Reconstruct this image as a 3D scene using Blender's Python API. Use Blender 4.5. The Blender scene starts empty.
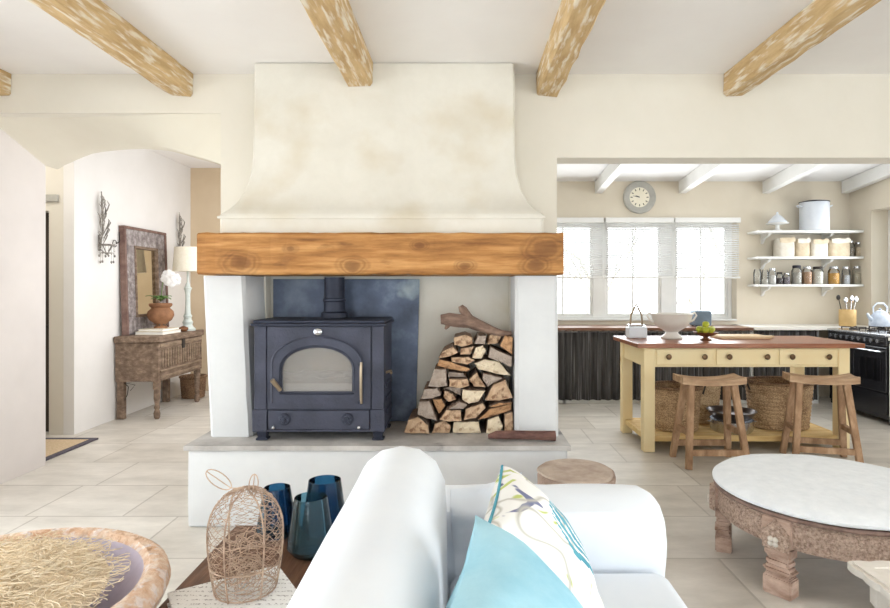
import bpy, bmesh, math, random
from mathutils import Vector, Matrix, noise as mnoise
R = random.Random(7)
C = bpy.context.scene.collection
PI = math.pi
F, CX, CY, H = 600.0, 462.0, 288.0, 1.37

def at(px, py, Z):
    return Vector(((px - CX) * Z / F, Z, H - (py - CY) * Z / F))

# ------------------------------------------------------------------ materials
def newmat(name):
    m = bpy.data.materials.new(name); m.use_nodes = True
    nt = m.node_tree
    return m, nt, nt.nodes['Principled BSDF'], nt.nodes.new, nt.links.new

def rgb(c):
    f = lambda v: ((v/255+.055)/1.055)**2.4 if v/255 > .04045 else v/255/12.92
    return (f(c[0]), f(c[1]), f(c[2]), 1)

def tex(name, c1, c2, scale=4, stretch=(1,1,1), rough=.8, bump=.2, bscale=None, detail=6, metal=0, lo=.3, hi=.7, c3=None, patch=None, spec=.3, dist=.01, coat=0, sheen=0):
    """noise driven colour between c1 and c2, noise bump; patch=(colour, scale, threshold) adds worn patches"""
    m, nt, b, N, L = newmat(name)
    tc = N('ShaderNodeTexCoord'); mp = N('ShaderNodeMapping'); mp.inputs['Scale'].default_value = stretch
    L(tc.outputs['Object'], mp.inputs['Vector'])
    n = N('ShaderNodeTexNoise'); n.inputs['Scale'].default_value = scale; n.inputs['Detail'].default_value = detail
    n.inputs['Roughness'].default_value = .62
    L(mp.outputs[0], n.inputs['Vector'])
    r = N('ShaderNodeValToRGB'); r.color_ramp.elements[0].position = lo; r.color_ramp.elements[1].position = hi
    r.color_ramp.elements[0].color = rgb(c1); r.color_ramp.elements[1].color = rgb(c2)
    if c3:
        e = r.color_ramp.elements.new((lo+hi)/2); e.color = rgb(c3)
    L(n.outputs['Fac'], r.inputs['Fac'])
    col = r.outputs['Color']
    if patch:
        n2 = N('ShaderNodeTexNoise'); n2.inputs['Scale'].default_value = patch[1]; n2.inputs['Detail'].default_value = 5
        mp2 = N('ShaderNodeMapping'); mp2.inputs['Scale'].default_value = patch[3] if len(patch) > 3 else stretch
        mp2.inputs['Location'].default_value = (3.1, 1.7, .4)
        L(tc.outputs['Object'], mp2.inputs['Vector']); L(mp2.outputs[0], n2.inputs['Vector'])
        r2 = N('ShaderNodeValToRGB'); r2.color_ramp.elements[0].position = patch[2]; r2.color_ramp.elements[1].position = patch[2] + (patch[4] if len(patch) > 4 else .05)
        L(n2.outputs['Fac'], r2.inputs['Fac'])
        mx = N('ShaderNodeMix'); mx.data_type = 'RGBA'
        L(r2.outputs['Color'], mx.inputs[0]); L(col, mx.inputs[6]); mx.inputs[7].default_value = rgb(patch[0])
        col = mx.outputs[2]
    L(col, b.inputs['Base Color'])
    b.inputs['Roughness'].default_value = rough; b.inputs['Metallic'].default_value = metal
    b.inputs['Specular IOR Level'].default_value = spec
    if coat: b.inputs['Coat Weight'].default_value = coat
    if sheen: b.inputs['Sheen Weight'].default_value = sheen
    if bump:
        nb = N('ShaderNodeTexNoise'); nb.inputs['Scale'].default_value = bscale or scale*3; nb.inputs['Detail'].default_value = 6
        L(mp.outputs[0], nb.inputs['Vector'])
        bp = N('ShaderNodeBump'); bp.inputs['Strength'].default_value = bump; bp.inputs['Distance'].default_value = dist
        L(nb.outputs['Fac'], bp.inputs['Height']); L(bp.outputs[0], b.inputs['Normal'])
    return m

def weave(name, c1, c2, scale=60, rough=.8):
    m, nt, b, N, L = newmat(name)
    tc = N('ShaderNodeTexCoord')
    v = N('ShaderNodeTexVoronoi'); v.inputs['Scale'].default_value = scale
    mp = N('ShaderNodeMapping'); mp.inputs['Scale'].default_value = (1, 1, 1.8)
    L(tc.outputs['Object'], mp.inputs['Vector']); L(mp.outputs[0], v.inputs['Vector'])
    n = N('ShaderNodeTexNoise'); n.inputs['Scale'].default_value = 9; L(tc.outputs['Object'], n.inputs['Vector'])
    ad = N('ShaderNodeMath'); ad.operation = 'ADD'; L(v.outputs['Distance'], ad.inputs[0])
    sb = N('ShaderNodeMath'); sb.operation = 'SUBTRACT'; L(n.outputs['Fac'], sb.inputs[0]); sb.inputs[1].default_value = .5
    L(sb.outputs[0], ad.inputs[1])
    r = N('ShaderNodeValToRGB'); r.color_ramp.elements[0].position = .15; r.color_ramp.elements[1].position = .75
    r.color_ramp.elements[0].color = rgb(c2); r.color_ramp.elements[1].color = rgb(c1)
    L(ad.outputs[0], r.inputs['Fac']); L(r.outputs['Color'], b.inputs['Base Color'])
    b.inputs['Roughness'].default_value = rough
    bp = N('ShaderNodeBump'); bp.inputs['Strength'].default_value = .8; bp.inputs['Distance'].default_value = .01; bp.invert = True
    L(v.outputs['Distance'], bp.inputs['Height']); L(bp.outputs[0], b.inputs['Normal'])
    return m

def glassy(name, col, alpha_mix=.7, rough=.02, tint=None):
    m, nt, b, N, L = newmat(name)
    nt.nodes.remove(b)
    out = nt.nodes['Material Output']
    t = N('ShaderNodeBsdfTransparent'); t.inputs['Color'].default_value = rgb(col)
    g = N('ShaderNodeBsdfGlossy'); g.inputs['Roughness'].default_value = rough
    d = N('ShaderNodeBsdfDiffuse'); d.inputs['Color'].default_value = rgb(tint or col)
    n = N('ShaderNodeTexNoise'); n.inputs['Scale'].default_value = 5
    lw = N('ShaderNodeFresnel'); lw.inputs['IOR'].default_value = 1.45
    mx = N('ShaderNodeMixShader'); mx2 = N('ShaderNodeMixShader'); mx.inputs[0].default_value = 1-alpha_mix
    L(t.outputs[0], mx.inputs[1]); L(d.outputs[0], mx.inputs[2])
    L(lw.outputs[0], mx2.inputs[0]); L(mx.outputs[0], mx2.inputs[1]); L(g.outputs[0], mx2.inputs[2])
    L(mx2.outputs[0], out.inputs['Surface'])
    return m

M = {}
M['wall'] = tex('plaster_cream', (222,216,203), (228,222,210), 2, bump=.15, bscale=12, rough=.9)
M['wall_white'] = tex('plaster_white', (231,228,224), (237,234,231), 2, bump=.15, bscale=10, rough=.9)
M['arch'] = tex('plaster_grey', (222,215,199), (228,222,207), 2, bump=.1, bscale=10, rough=.9)
M['kwall'] = tex('plaster_tan', (218,208,190), (224,215,199), 2, bump=.12, bscale=10, rough=.9)
M['hallfar'] = tex('plaster_ochre', (212,190,160), (220,200,172), 2, bump=.12, bscale=10, rough=.9)
M['ceiling'] = tex('ceiling_paint', (238,234,231), (243,240,237), 1.5, bump=.06, bscale=8, rough=.9)
M['kceiling'] = tex('white_board_ceiling', (236,236,236), (242,242,242), 2, bump=.05, rough=.8)
M['hood'] = tex('stained_plaster', (214,209,197), (226,222,212), 3, bump=.35, bscale=7, rough=.9, patch=((200,186,158), 1.7, .5, (1,1,1.2), .3))
M['limewash'] = tex('limewash_white', (206,207,208), (216,217,217), 3, bump=.3, bscale=8, rough=.9)
M['mantel'] = tex('mantel_pine', (128,84,42), (204,154,96), 4, stretch=(.6,3,6), c3=(174,122,68), rough=.6, bump=.3, bscale=10, patch=((108,70,36), 3.0, .60, (1,2,3), .12))
M['beam'] = tex('chipped_beam', (178,144,98), (218,190,144), 5, stretch=(4,.6,4), rough=.75, bump=.4, bscale=14, patch=((228,218,198), 11, .50, (3.5,.5,3.5), .14))
M['white'] = tex('white_paint', (232,232,230), (240,240,238), 3, bump=.05, rough=.5)
M['slip'] = tex('white_slipcover', (233,239,247), (240,245,251), 3, bump=.12, bscale=9, rough=.95)
M['plush'] = tex('white_plush', (228,232,236), (240,243,246), 14, bump=.6, bscale=30, rough=1)
M['stove'] = tex('stove_iron', (49,52,66), (69,72,88), 6, bump=.2, bscale=60, rough=.5, metal=.1, spec=.4)
M['stove_dark'] = tex('stove_iron_dark', (44,48,62), (60,64,78), 6, bump=.15, bscale=50, rough=.5, metal=.3)
M['panel'] = tex('heat_stained_steel', (58,62,72), (138,148,162), 2.2, bump=.1, rough=.45, metal=.4, lo=.32, hi=.72, c3=(88,98,118), patch=((168,180,180), 2.6, .6, (1,1,1), .14))
M['slab'] = tex('hearth_stone', (156,152,148), (204,200,196), 4, bump=.5, bscale=10, rough=.8, patch=((122,120,120), 4, .6, (1,1,1), .08))
M['brass'] = tex('brass', (148,132,112), (178,160,136), 8, bump=.05, rough=.35, metal=.7)
M['knob'] = tex('dark_bronze', (84,64,46), (122,96,70), 20, bump=.1, rough=.4, metal=.6)
M['steel'] = tex('steel', (190,192,198), (214,216,220), 5, bump=.03, rough=.22, metal=.95)
M['darksteel'] = tex('dark_steel', (96,92,92), (134,130,130), 5, bump=.03, rough=.3, metal=.85)
M['iron'] = tex('dark_iron', (48,44,42), (72,66,62), 12, bump=.2, rough=.6, metal=.4)
M['yellow'] = tex('buttery_paint', (242,220,172), (246,230,188), 3, bump=.1, bscale=20, rough=.55, patch=((214,184,126), 10, .7, (1,1,.5), .04))
M['top'] = tex('oiled_top', (128,74,44), (176,116,82), 5, stretch=(.6,6,6), bump=.15, rough=.3, c3=(150,92,62), spec=.6)
M['shelfwood'] = tex('pale_shelf_wood', (214,180,118), (236,208,152), 5, stretch=(.6,5,5), bump=.2, rough=.7)
M['stool'] = tex('old_elm', (140,108,82), (200,168,138), 7, stretch=(2.5,2.5,.8), bump=.5, bscale=22, rough=.8, c3=(170,136,106))
M['stool_seat'] = tex('old_elm_seat', (158,126,98), (208,178,146), 7, stretch=(.7,3,3), bump=.4, bscale=20, rough=.75, c3=(182,150,120))
M['carved'] = tex('carved_wood', (160,132,116), (232,210,194), 75, bump=1.0, bscale=110, rough=.85, c3=(208,180,162), dist=.03, detail=3)
M['carvedplain'] = tex('weathered_wood', (156,126,110), (214,188,172), 10, stretch=(1,1,2.5), bump=.6, bscale=30, rough=.85)
M['rim'] = tex('grey_wood_rim', (112,90,82), (160,134,122), 9, stretch=(2,2,2), bump=.3, rough=.8)
M['stump'] = tex('stump_top', (160,140,126), (200,184,168), 9, bump=.5, bscale=20, rough=.9)
M['bark'] = tex('bark', (128,108,96), (178,156,140), 16, stretch=(1,1,.4), bump=.9, bscale=24, rough=.9, dist=.02)
M['greychest'] = tex('weathered_chest', (100,82,68), (160,138,120), 9, stretch=(2,.8,3), bump=.7, bscale=26, rough=.85, c3=(128,108,92))
M['greychest_lit'] = tex('weathered_chest_panel', (112,94,78), (170,148,126), 9, stretch=(2,.8,3), bump=.7, bscale=26, rough=.85)  # lighter copy of the chest wood, light on the front painted in
M['frame'] = tex('carved_frame', (104,96,96), (186,180,178), 16, bump=.9, bscale=40, rough=.7, c3=(146,136,134), dist=.015)
M['framered'] = tex('red_brown_edge', (104,78,72), (142,116,106), 14, bump=.4, rough=.7)
M['mirror'] = tex('mirror_glass', (214,208,190), (224,218,202), 3, bump=0, rough=.04, metal=1)
M['terra'] = tex('terracotta', (122,84,60), (170,124,90), 7, bump=.4, bscale=16, rough=.75)
M['leaf'] = tex('leaf', (84,120,66), (134,164,98), 12, bump=.1, rough=.5)
M['petal'] = tex('petal', (248,246,244), (252,250,250), 10, bump=.05, rough=.7)
M['lampbase'] = tex('pale_blue_enamel', (196,206,202), (222,228,222), 8, bump=.2, rough=.6, patch=((166,170,160), 14, .66))
M['shade'] = tex('linen_shade', (236,226,206), (244,236,220), 40, bump=.2, rough=.95)
M['paper'] = tex('paper', (244,242,236), (250,248,244), 5, bump=.03, rough=.9)
M['bookcover'] = tex('book_cloth', (222,212,190), (236,228,210), 8, bump=.1, rough=.85)
M['basket'] = weave('wicker', (206,176,138), (132,98,68), 75)
M['basketdark'] = weave('wicker_dark', (158,126,96), (96,68,48), 70)
M['basketpale'] = weave('wicker_pale', (222,196,156), (166,132,98), 70)
M['curtain'] = tex('charcoal_linen', (56,54,54), (92,90,90), 6, stretch=(9,9,.3), bump=.3, bscale=20, rough=.95, patch=((158,156,158), 7, .58, (9,9,.10), .14))
M['counterdark'] = tex('dark_counter', (96,66,52), (140,104,84), 5, stretch=(.6,4,4), bump=.1, rough=.35)
M['countwhite'] = tex('white_counter', (226,222,214), (234,231,224), 4, bump=.05, rough=.4)
M['black'] = tex('black_enamel', (20,20,24), (32,32,36), 4, bump=.03, rough=.22, spec=.6)
M['blackglass'] = tex('oven_glass', (12,12,14), (20,20,24), 3, bump=0, rough=.05, spec=.8)
M['enamel'] = tex('white_enamel', (216,222,232), (228,233,240), 4, bump=.03, rough=.3, spec=.5)
M['enamelrim'] = tex('dark_rim', (40,40,52), (60,58,70), 8, bump=.05, rough=.4)
M['ceramic'] = tex('cream_ceramic', (226,221,214), (236,232,226), 6, bump=.05, rough=.3, spec=.5)
M['canvas'] = tex('canvas_bag', (196,178,150), (222,208,184), 12, bump=.4, bscale=30, rough=.95)
M['canvaswhite'] = tex('white_canvas', (212,204,190), (230,225,214), 12, bump=.4, bscale=30, rough=.95)
M['ochre'] = tex('ochre_crock', (204,168,110), (222,190,136), 6, bump=.1, rough=.5)
M['kettle'] = tex('blue_white_enamel', (168,180,200), (226,234,244), 7, bump=.03, rough=.2, spec=.6)
M['bluegrey'] = tex('blue_grey_tin', (96,112,126), (118,134,148), 6, bump=.05, rough=.5)
M['lime'] = tex('green_yellow_fruit', (150,170,50), (214,206,70), 16, bump=.1, rough=.45)
M['bowlwood'] = tex('dark_turned_wood', (96,58,34), (140,92,58), 8, bump=.2, rough=.5)
M['board'] = tex('chopping_board', (212,182,144), (232,206,170), 6, stretch=(.6,5,5), bump=.1, rough=.6)
M['clockrim'] = tex('grey_clock_metal', (164,162,156), (190,188,180), 8, bump=.05, rough=.5)
M['clockface'] = tex('cream_clock_dial', (238,232,212), (244,238,220), 6, bump=0, rough=.6)
M['ink'] = tex('black_ink', (24,22,22), (36,34,34), 6, bump=0, rough=.7)
M['turq'] = tex('turquoise_velvet', (140,198,220), (178,222,238), 5, bump=.4, bscale=9, rough=.9, dist=.02, lo=.25, hi=.65)
M['teal'] = tex('teal_trim', (70,150,172), (104,180,200), 9, bump=.1, rough=.85)
M['wire'] = tex('rusted_wire', (150,124,106), (212,188,166), 30, bump=.2, rough=.7, metal=.1)
M['walnut'] = tex('dark_walnut', (84,56,40), (136,98,72), 6, stretch=(5,.6,5), bump=.25, rough=.4, c3=(108,76,56))
M['walnutside'] = tex('table_side', (130,96,68), (176,138,104), 6, stretch=(5,.6,5), bump=.25, rough=.6)
M['straw'] = tex('straw', (232,210,176), (250,238,216), 40, bump=.1, rough=.95)
M['bowl'] = tex('mottled_bowl', (212,164,128), (246,230,214), 26, bump=.9, bscale=40, rough=.75, c3=(230,196,168), dist=.02, patch=((238,222,214), 34, .52, (1,1,1), .08))
M['bowlin'] = tex('lavender_bowl_inside', (190,178,198), (214,204,220), 8, bump=.3, rough=.6)
M['jute'] = tex('jute', (196,170,136), (222,200,168), 60, bump=.6, bscale=120, rough=.95)
M['matborder'] = tex('mat_border', (82,78,88), (104,98,106), 40, bump=.4, rough=.95)
M['door'] = tex('dark_door', (52,44,38), (76,66,58), 6, stretch=(4,4,.6), bump=.2, rough=.6)
M['logend'] = tex('split_log', (170,136,106), (222,196,166), 14, bump=.9, bscale=30, rough=.9, c3=(198,168,138), dist=.02, patch=((140,108,84), 12, .58))
M['logend2'] = tex('split_log_pale', (208,188,158), (234,220,194), 14, bump=.8, bscale=30, rough=.9, dist=.02, patch=((176,150,122), 12, .6))
M['logend3'] = tex('split_log_grey', (134,120,110), (188,172,158), 12, bump=.9, bscale=26, rough=.9, dist=.02, patch=((110,94,84), 14, .58))
M['logend4'] = tex('split_log_orange', (158,114,78), (212,170,128), 12, bump=.9, bscale=26, rough=.9, dist=.02, patch=((128,94,70), 12, .6))
M['logbark'] = tex('log_bark', (128,106,92), (176,152,134), 18, bump=.9, bscale=40, rough=.95, dist=.02)
M['drift'] = tex('driftwood', (98,78,68), (150,124,108), 14, stretch=(.8,2,2), bump=.8, bscale=30, rough=.9)
M['darklog'] = tex('dark_reddish_log', (82,56,52), (126,94,84), 12, stretch=(.8,2,2), bump=.7, bscale=30, rough=.9)
M['brick'] = tex('pale_firebrick', (150,134,118), (196,184,168), 6, bump=.3, rough=.9)
M['ash'] = tex('ash', (240,240,242), (250,250,250), 20, bump=.6, rough=1)
M['soot'] = tex('soot', (40,38,38), (64,60,58), 8, bump=.3, rough=.9)
M['carvewhite'] = tex('white_carved_table', (216,208,198), (234,228,220), 9, bump=.3, bscale=30, rough=.8)
M['patina'] = tex('grey_patina_iron', (96,90,84), (176,170,162), 30, bump=.3, rough=.7)
M['glass'] = glassy('window_glass', (250,252,252), 1.0)
M['jarglass'] = glassy('jar_glass', (252,253,253), .97, tint=(240,242,242))
M['blueglass'] = glassy('blue_glass', (122,170,198), .95, tint=(80,130,164))
M['tealglass'] = glassy('teal_glass', (176,210,222), .95, tint=(130,176,190))
M['stoveglass'] = glassy('stove_glass', (236,234,232), .74, rough=.05, tint=(224,220,216))  # whitish tint paints the room's reflections into the glass
M['ground'] = tex('pale_gravel', (200,198,190), (222,220,212), 10, bump=.3, rough=.95)
M['twig'] = tex('pale_bark', (150,144,136), (178,172,162), 10, bump=.4, rough=.9)
M['foliage'] = tex('pale_foliage', (170,186,150), (200,212,180), 10, bump=.4, rough=.9)
def fill(name, c): return tex(name, tuple(v-12 for v in c), c, 60, bump=.4, bscale=90, rough=.9)

def floor_mat():
    m, nt, b, N, L = newmat('sandstone_floor')
    tc = N('ShaderNodeTexCoord'); mp = N('ShaderNodeMapping'); mp.inputs['Location'].default_value = (.02, -.24, 0)
    L(tc.outputs['Object'], mp.inputs['Vector'])
    br = N('ShaderNodeTexBrick'); br.offset = .43; br.squash = .7; br.squash_frequency = 3
    br.inputs['Scale'].default_value = 1; br.inputs['Brick Width'].default_value = .84; br.inputs['Row Height'].default_value = .56
    br.inputs['Mortar Size'].default_value = .007; br.inputs['Mortar Smooth'].default_value = .3
    br.inputs['Color1'].default_value = rgb((206,200,192)); br.inputs['Color2'].default_value = rgb((224,220,214)); br.inputs['Mortar'].default_value = rgb((190,184,176))
    L(mp.outputs[0], br.inputs['Vector'])
    n = N('ShaderNodeTexNoise'); n.inputs['Scale'].default_value = 2.3; n.inputs['Detail'].default_value = 9; n.inputs['Roughness'].default_value = .65
    mp2 = N('ShaderNodeMapping'); mp2.inputs['Scale'].default_value = (1, 2.2, 1); L(tc.outputs['Object'], mp2.inputs['Vector']); L(mp2.outputs[0], n.inputs['Vector'])
    r = N('ShaderNodeValToRGB'); r.color_ramp.elements[0].position = .3; r.color_ramp.elements[1].position = .72
    r.color_ramp.elements[0].color = (.72,.70,.66,1); r.color_ramp.elements[1].color = (1.1,1.08,1.05,1)
    L(n.outputs['Fac'], r.inputs['Fac'])
    mx = N('ShaderNodeMix'); mx.data_type = 'RGBA'; mx.blend_type = 'MULTIPLY'; mx.inputs[0].default_value = .85
    L(br.outputs['Color'], mx.inputs[6]); L(r.outputs['Color'], mx.inputs[7]); L(mx.outputs[2], b.inputs['Base Color'])
    b.inputs['Roughness'].default_value = .42; b.inputs['Specular IOR Level'].default_value = .35
    bp = N('ShaderNodeBump'); bp.inputs['Strength'].default_value = .25; bp.inputs['Distance'].default_value = .01
    ad = N('ShaderNodeMath'); ad.operation = 'SUBTRACT'; L(n.outputs['Fac'], ad.inputs[0]); L(br.outputs['Fac'], ad.inputs[1])
    L(ad.outputs[0], bp.inputs['Height']); L(bp.outputs[0], b.inputs['Normal'])
    return m
M['floor'] = floor_mat()

def floral_mat():
    m, nt, b, N, L = newmat('floral_print')
    tc = N('ShaderNodeTexCoord')
    def layer(prev, scale, lo, hi, col, loc, stretch=(1,1,1)):
        mp = N('ShaderNodeMapping'); mp.inputs['Location'].default_value = loc; mp.inputs['Scale'].default_value = stretch
        n = N('ShaderNodeTexNoise'); n.inputs['Scale'].default_value = scale; n.inputs['Detail'].default_value = 2; n.inputs['Distortion'].default_value = .8
        L(tc.outputs['Object'], mp.inputs['Vector']); L(mp.outputs[0], n.inputs['Vector'])
        r = N('ShaderNodeValToRGB'); r.color_ramp.elements[0].position = lo; r.color_ramp.elements[1].position = hi
        L(n.outputs['Fac'], r.inputs['Fac'])
        mx = N('ShaderNodeMix'); mx.data_type = 'RGBA'; L(r.outputs['Color'], mx.inputs[0])
        if isinstance(prev, tuple): mx.inputs[6].default_value = prev
        else: L(prev, mx.inputs[6])
        mx.inputs[7].default_value = rgb(col)
        return mx.outputs[2]
    c = layer(rgb((248,248,246)), 9, .60, .63, (196,206,120), (1,2,3))
    c = layer(c, 8, .64, .66, (120,126,160), (5,2,1))
    # thin grey pencil stems: narrow band of a distorted noise
    mp = N('ShaderNodeMapping'); mp.inputs['Location'].default_value = (2,7,1)
    n = N('ShaderNodeTexNoise'); n.inputs['Scale'].default_value = 6; n.inputs['Detail'].default_value = 1
    L(tc.outputs['Object'], mp.inputs['Vector']); L(mp.outputs[0], n.inputs['Vector'])
    r = N('ShaderNodeValToRGB'); e = r.color_ramp.elements; e[0].position = .47; e[0].color = (0,0,0,1); e[1].position = .53; e[1].color = (0,0,0,1)
    k = e.new(.5); k.color = (1,1,1,1)
    L(n.outputs['Fac'], r.inputs['Fac'])
    mx = N('ShaderNodeMix'); mx.data_type = 'RGBA'; L(r.outputs['Color'], mx.inputs[0]); L(c, mx.inputs[6]); mx.inputs[7].default_value = rgb((196,194,186))
    L(mx.outputs[2], b.inputs['Base Color']); b.inputs['Roughness'].default_value = .9
    return m
M['floral'] = floral_mat()

def script_mat():   # paper with rows of illegible brown handwriting
    m, nt, b, N, L = newmat('handwritten_paper')
    tc = N('ShaderNodeTexCoord')
    w = N('ShaderNodeTexWave'); w.bands_direction = 'Y'; w.inputs['Scale'].default_value = 16; w.inputs['Distortion'].default_value = 2.5; w.inputs['Detail'].default_value = 3; w.inputs['Detail Scale'].default_value = 9
    L(tc.outputs['Object'], w.inputs['Vector'])
    n = N('ShaderNodeTexNoise'); n.inputs['Scale'].default_value = 160; L(tc.outputs['Object'], n.inputs['Vector'])
    r = N('ShaderNodeValToRGB'); r.color_ramp.elements[0].position = .80; r.color_ramp.elements[1].position = .9
    L(w.outputs['Fac'], r.inputs['Fac'])
    r2 = N('ShaderNodeValToRGB'); r2.color_ramp.elements[0].position = .5; r2.color_ramp.elements[1].position = .56; L(n.outputs['Fac'], r2.inputs['Fac'])
    mu = N('ShaderNodeMath'); mu.operation = 'MULTIPLY'; L(r.outputs['Color'], mu.inputs[0]); L(r2.outputs['Color'], mu.inputs[1])
    mx = N('ShaderNodeMix'); mx.data_type = 'RGBA'; L(mu.outputs[0], mx.inputs[0]); mx.inputs[6].default_value = rgb((248,247,244)); mx.inputs[7].default_value = rgb((176,170,168))
    L(mx.outputs[2], b.inputs['Base Color']); b.inputs['Roughness'].default_value = .8
    return m
M['script'] = script_mat()

def blind_mat():
    m, nt, b, N, L = newmat('translucent_blind')
    nt.nodes.remove(b); out = nt.nodes['Material Output']
    d = N('ShaderNodeBsdfDiffuse'); d.inputs['Color'].default_value = (.9,.9,.9,1)
    t = N('ShaderNodeBsdfTranslucent'); t.inputs['Color'].default_value = (.95,.95,.95,1)
    n = N('ShaderNodeTexNoise'); n.inputs['Scale'].default_value = 3
    mx = N('ShaderNodeMixShader'); mx.inputs[0].default_value = .6
    L(d.outputs[0], mx.inputs[1]); L(t.outputs[0], mx.inputs[2]); L(mx.outputs[0], out.inputs['Surface'])
    return m
M['blind'] = blind_mat()
M['wall_pale'] = tex('plaster_pale_pink', (208,201,197), (216,209,205), 2, bump=.15, bscale=10, rough=.9)
def knots():
    m = M['mantel']; nt = m.node_tree; N, L = nt.nodes.new, nt.links.new; b = nt.nodes['Principled BSDF']
    col = b.inputs['Base Color'].links[0].from_socket; tc = N('ShaderNodeTexCoord'); sep = N('ShaderNodeSeparateXYZ'); L(tc.outputs['Object'], sep.inputs[0])
    nz = N('ShaderNodeTexNoise'); nz.inputs['Scale'].default_value = 14; L(tc.outputs['Object'], nz.inputs['Vector'])
    for kx_, kz_, r0 in ((-.795,1.515,.075),(-.14,1.50,.06),(.99,1.60,.09),(.25,1.62,.035),(.52,1.5,.04),(-.5,1.60,.03),(.93,1.50,.06)):
        d = N('ShaderNodeVectorMath'); d.operation = 'DISTANCE'; cb = N('ShaderNodeCombineXYZ')
        mu = N('ShaderNodeMath'); mu.operation = 'MULTIPLY'; mu.inputs[1].default_value = .6; L(sep.outputs['X'], mu.inputs[0])
        L(mu.outputs[0], cb.inputs[0]); L(sep.outputs['Z'], cb.inputs[2]); L(cb.outputs[0], d.inputs[0]); d.inputs[1].default_value = (kx_*.6,0,kz_)
        ad = N('ShaderNodeMath'); ad.operation = 'MULTIPLY_ADD'; L(nz.outputs['Fac'], ad.inputs[0]); ad.inputs[1].default_value = r0*.5; L(d.outputs['Value'], ad.inputs[2])
        r = N('ShaderNodeValToRGB'); e = r.color_ramp.elements; q = r0*.35
        e[0].position = 0; e[0].color = (.75,.75,.75,1); e[1].position = min(.99,q+r0); e[1].color = (0,0,0,1)
        for f, c in ((.35,.55),(.5,.12),(.62,.5),(.74,.1),(.86,.3)):
            k = e.new(q+r0*f); k.color = (c,c,c,1)
        L(ad.outputs[0], r.inputs['Fac'])
        mx = N('ShaderNodeMix'); mx.data_type = 'RGBA'; L(r.outputs['Color'], mx.inputs[0]); L(col, mx.inputs[6]); mx.inputs[7].default_value = rgb((92,54,26)); col = mx.outputs[2]
    L(col, b.inputs['Base Color'])
knots()

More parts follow.
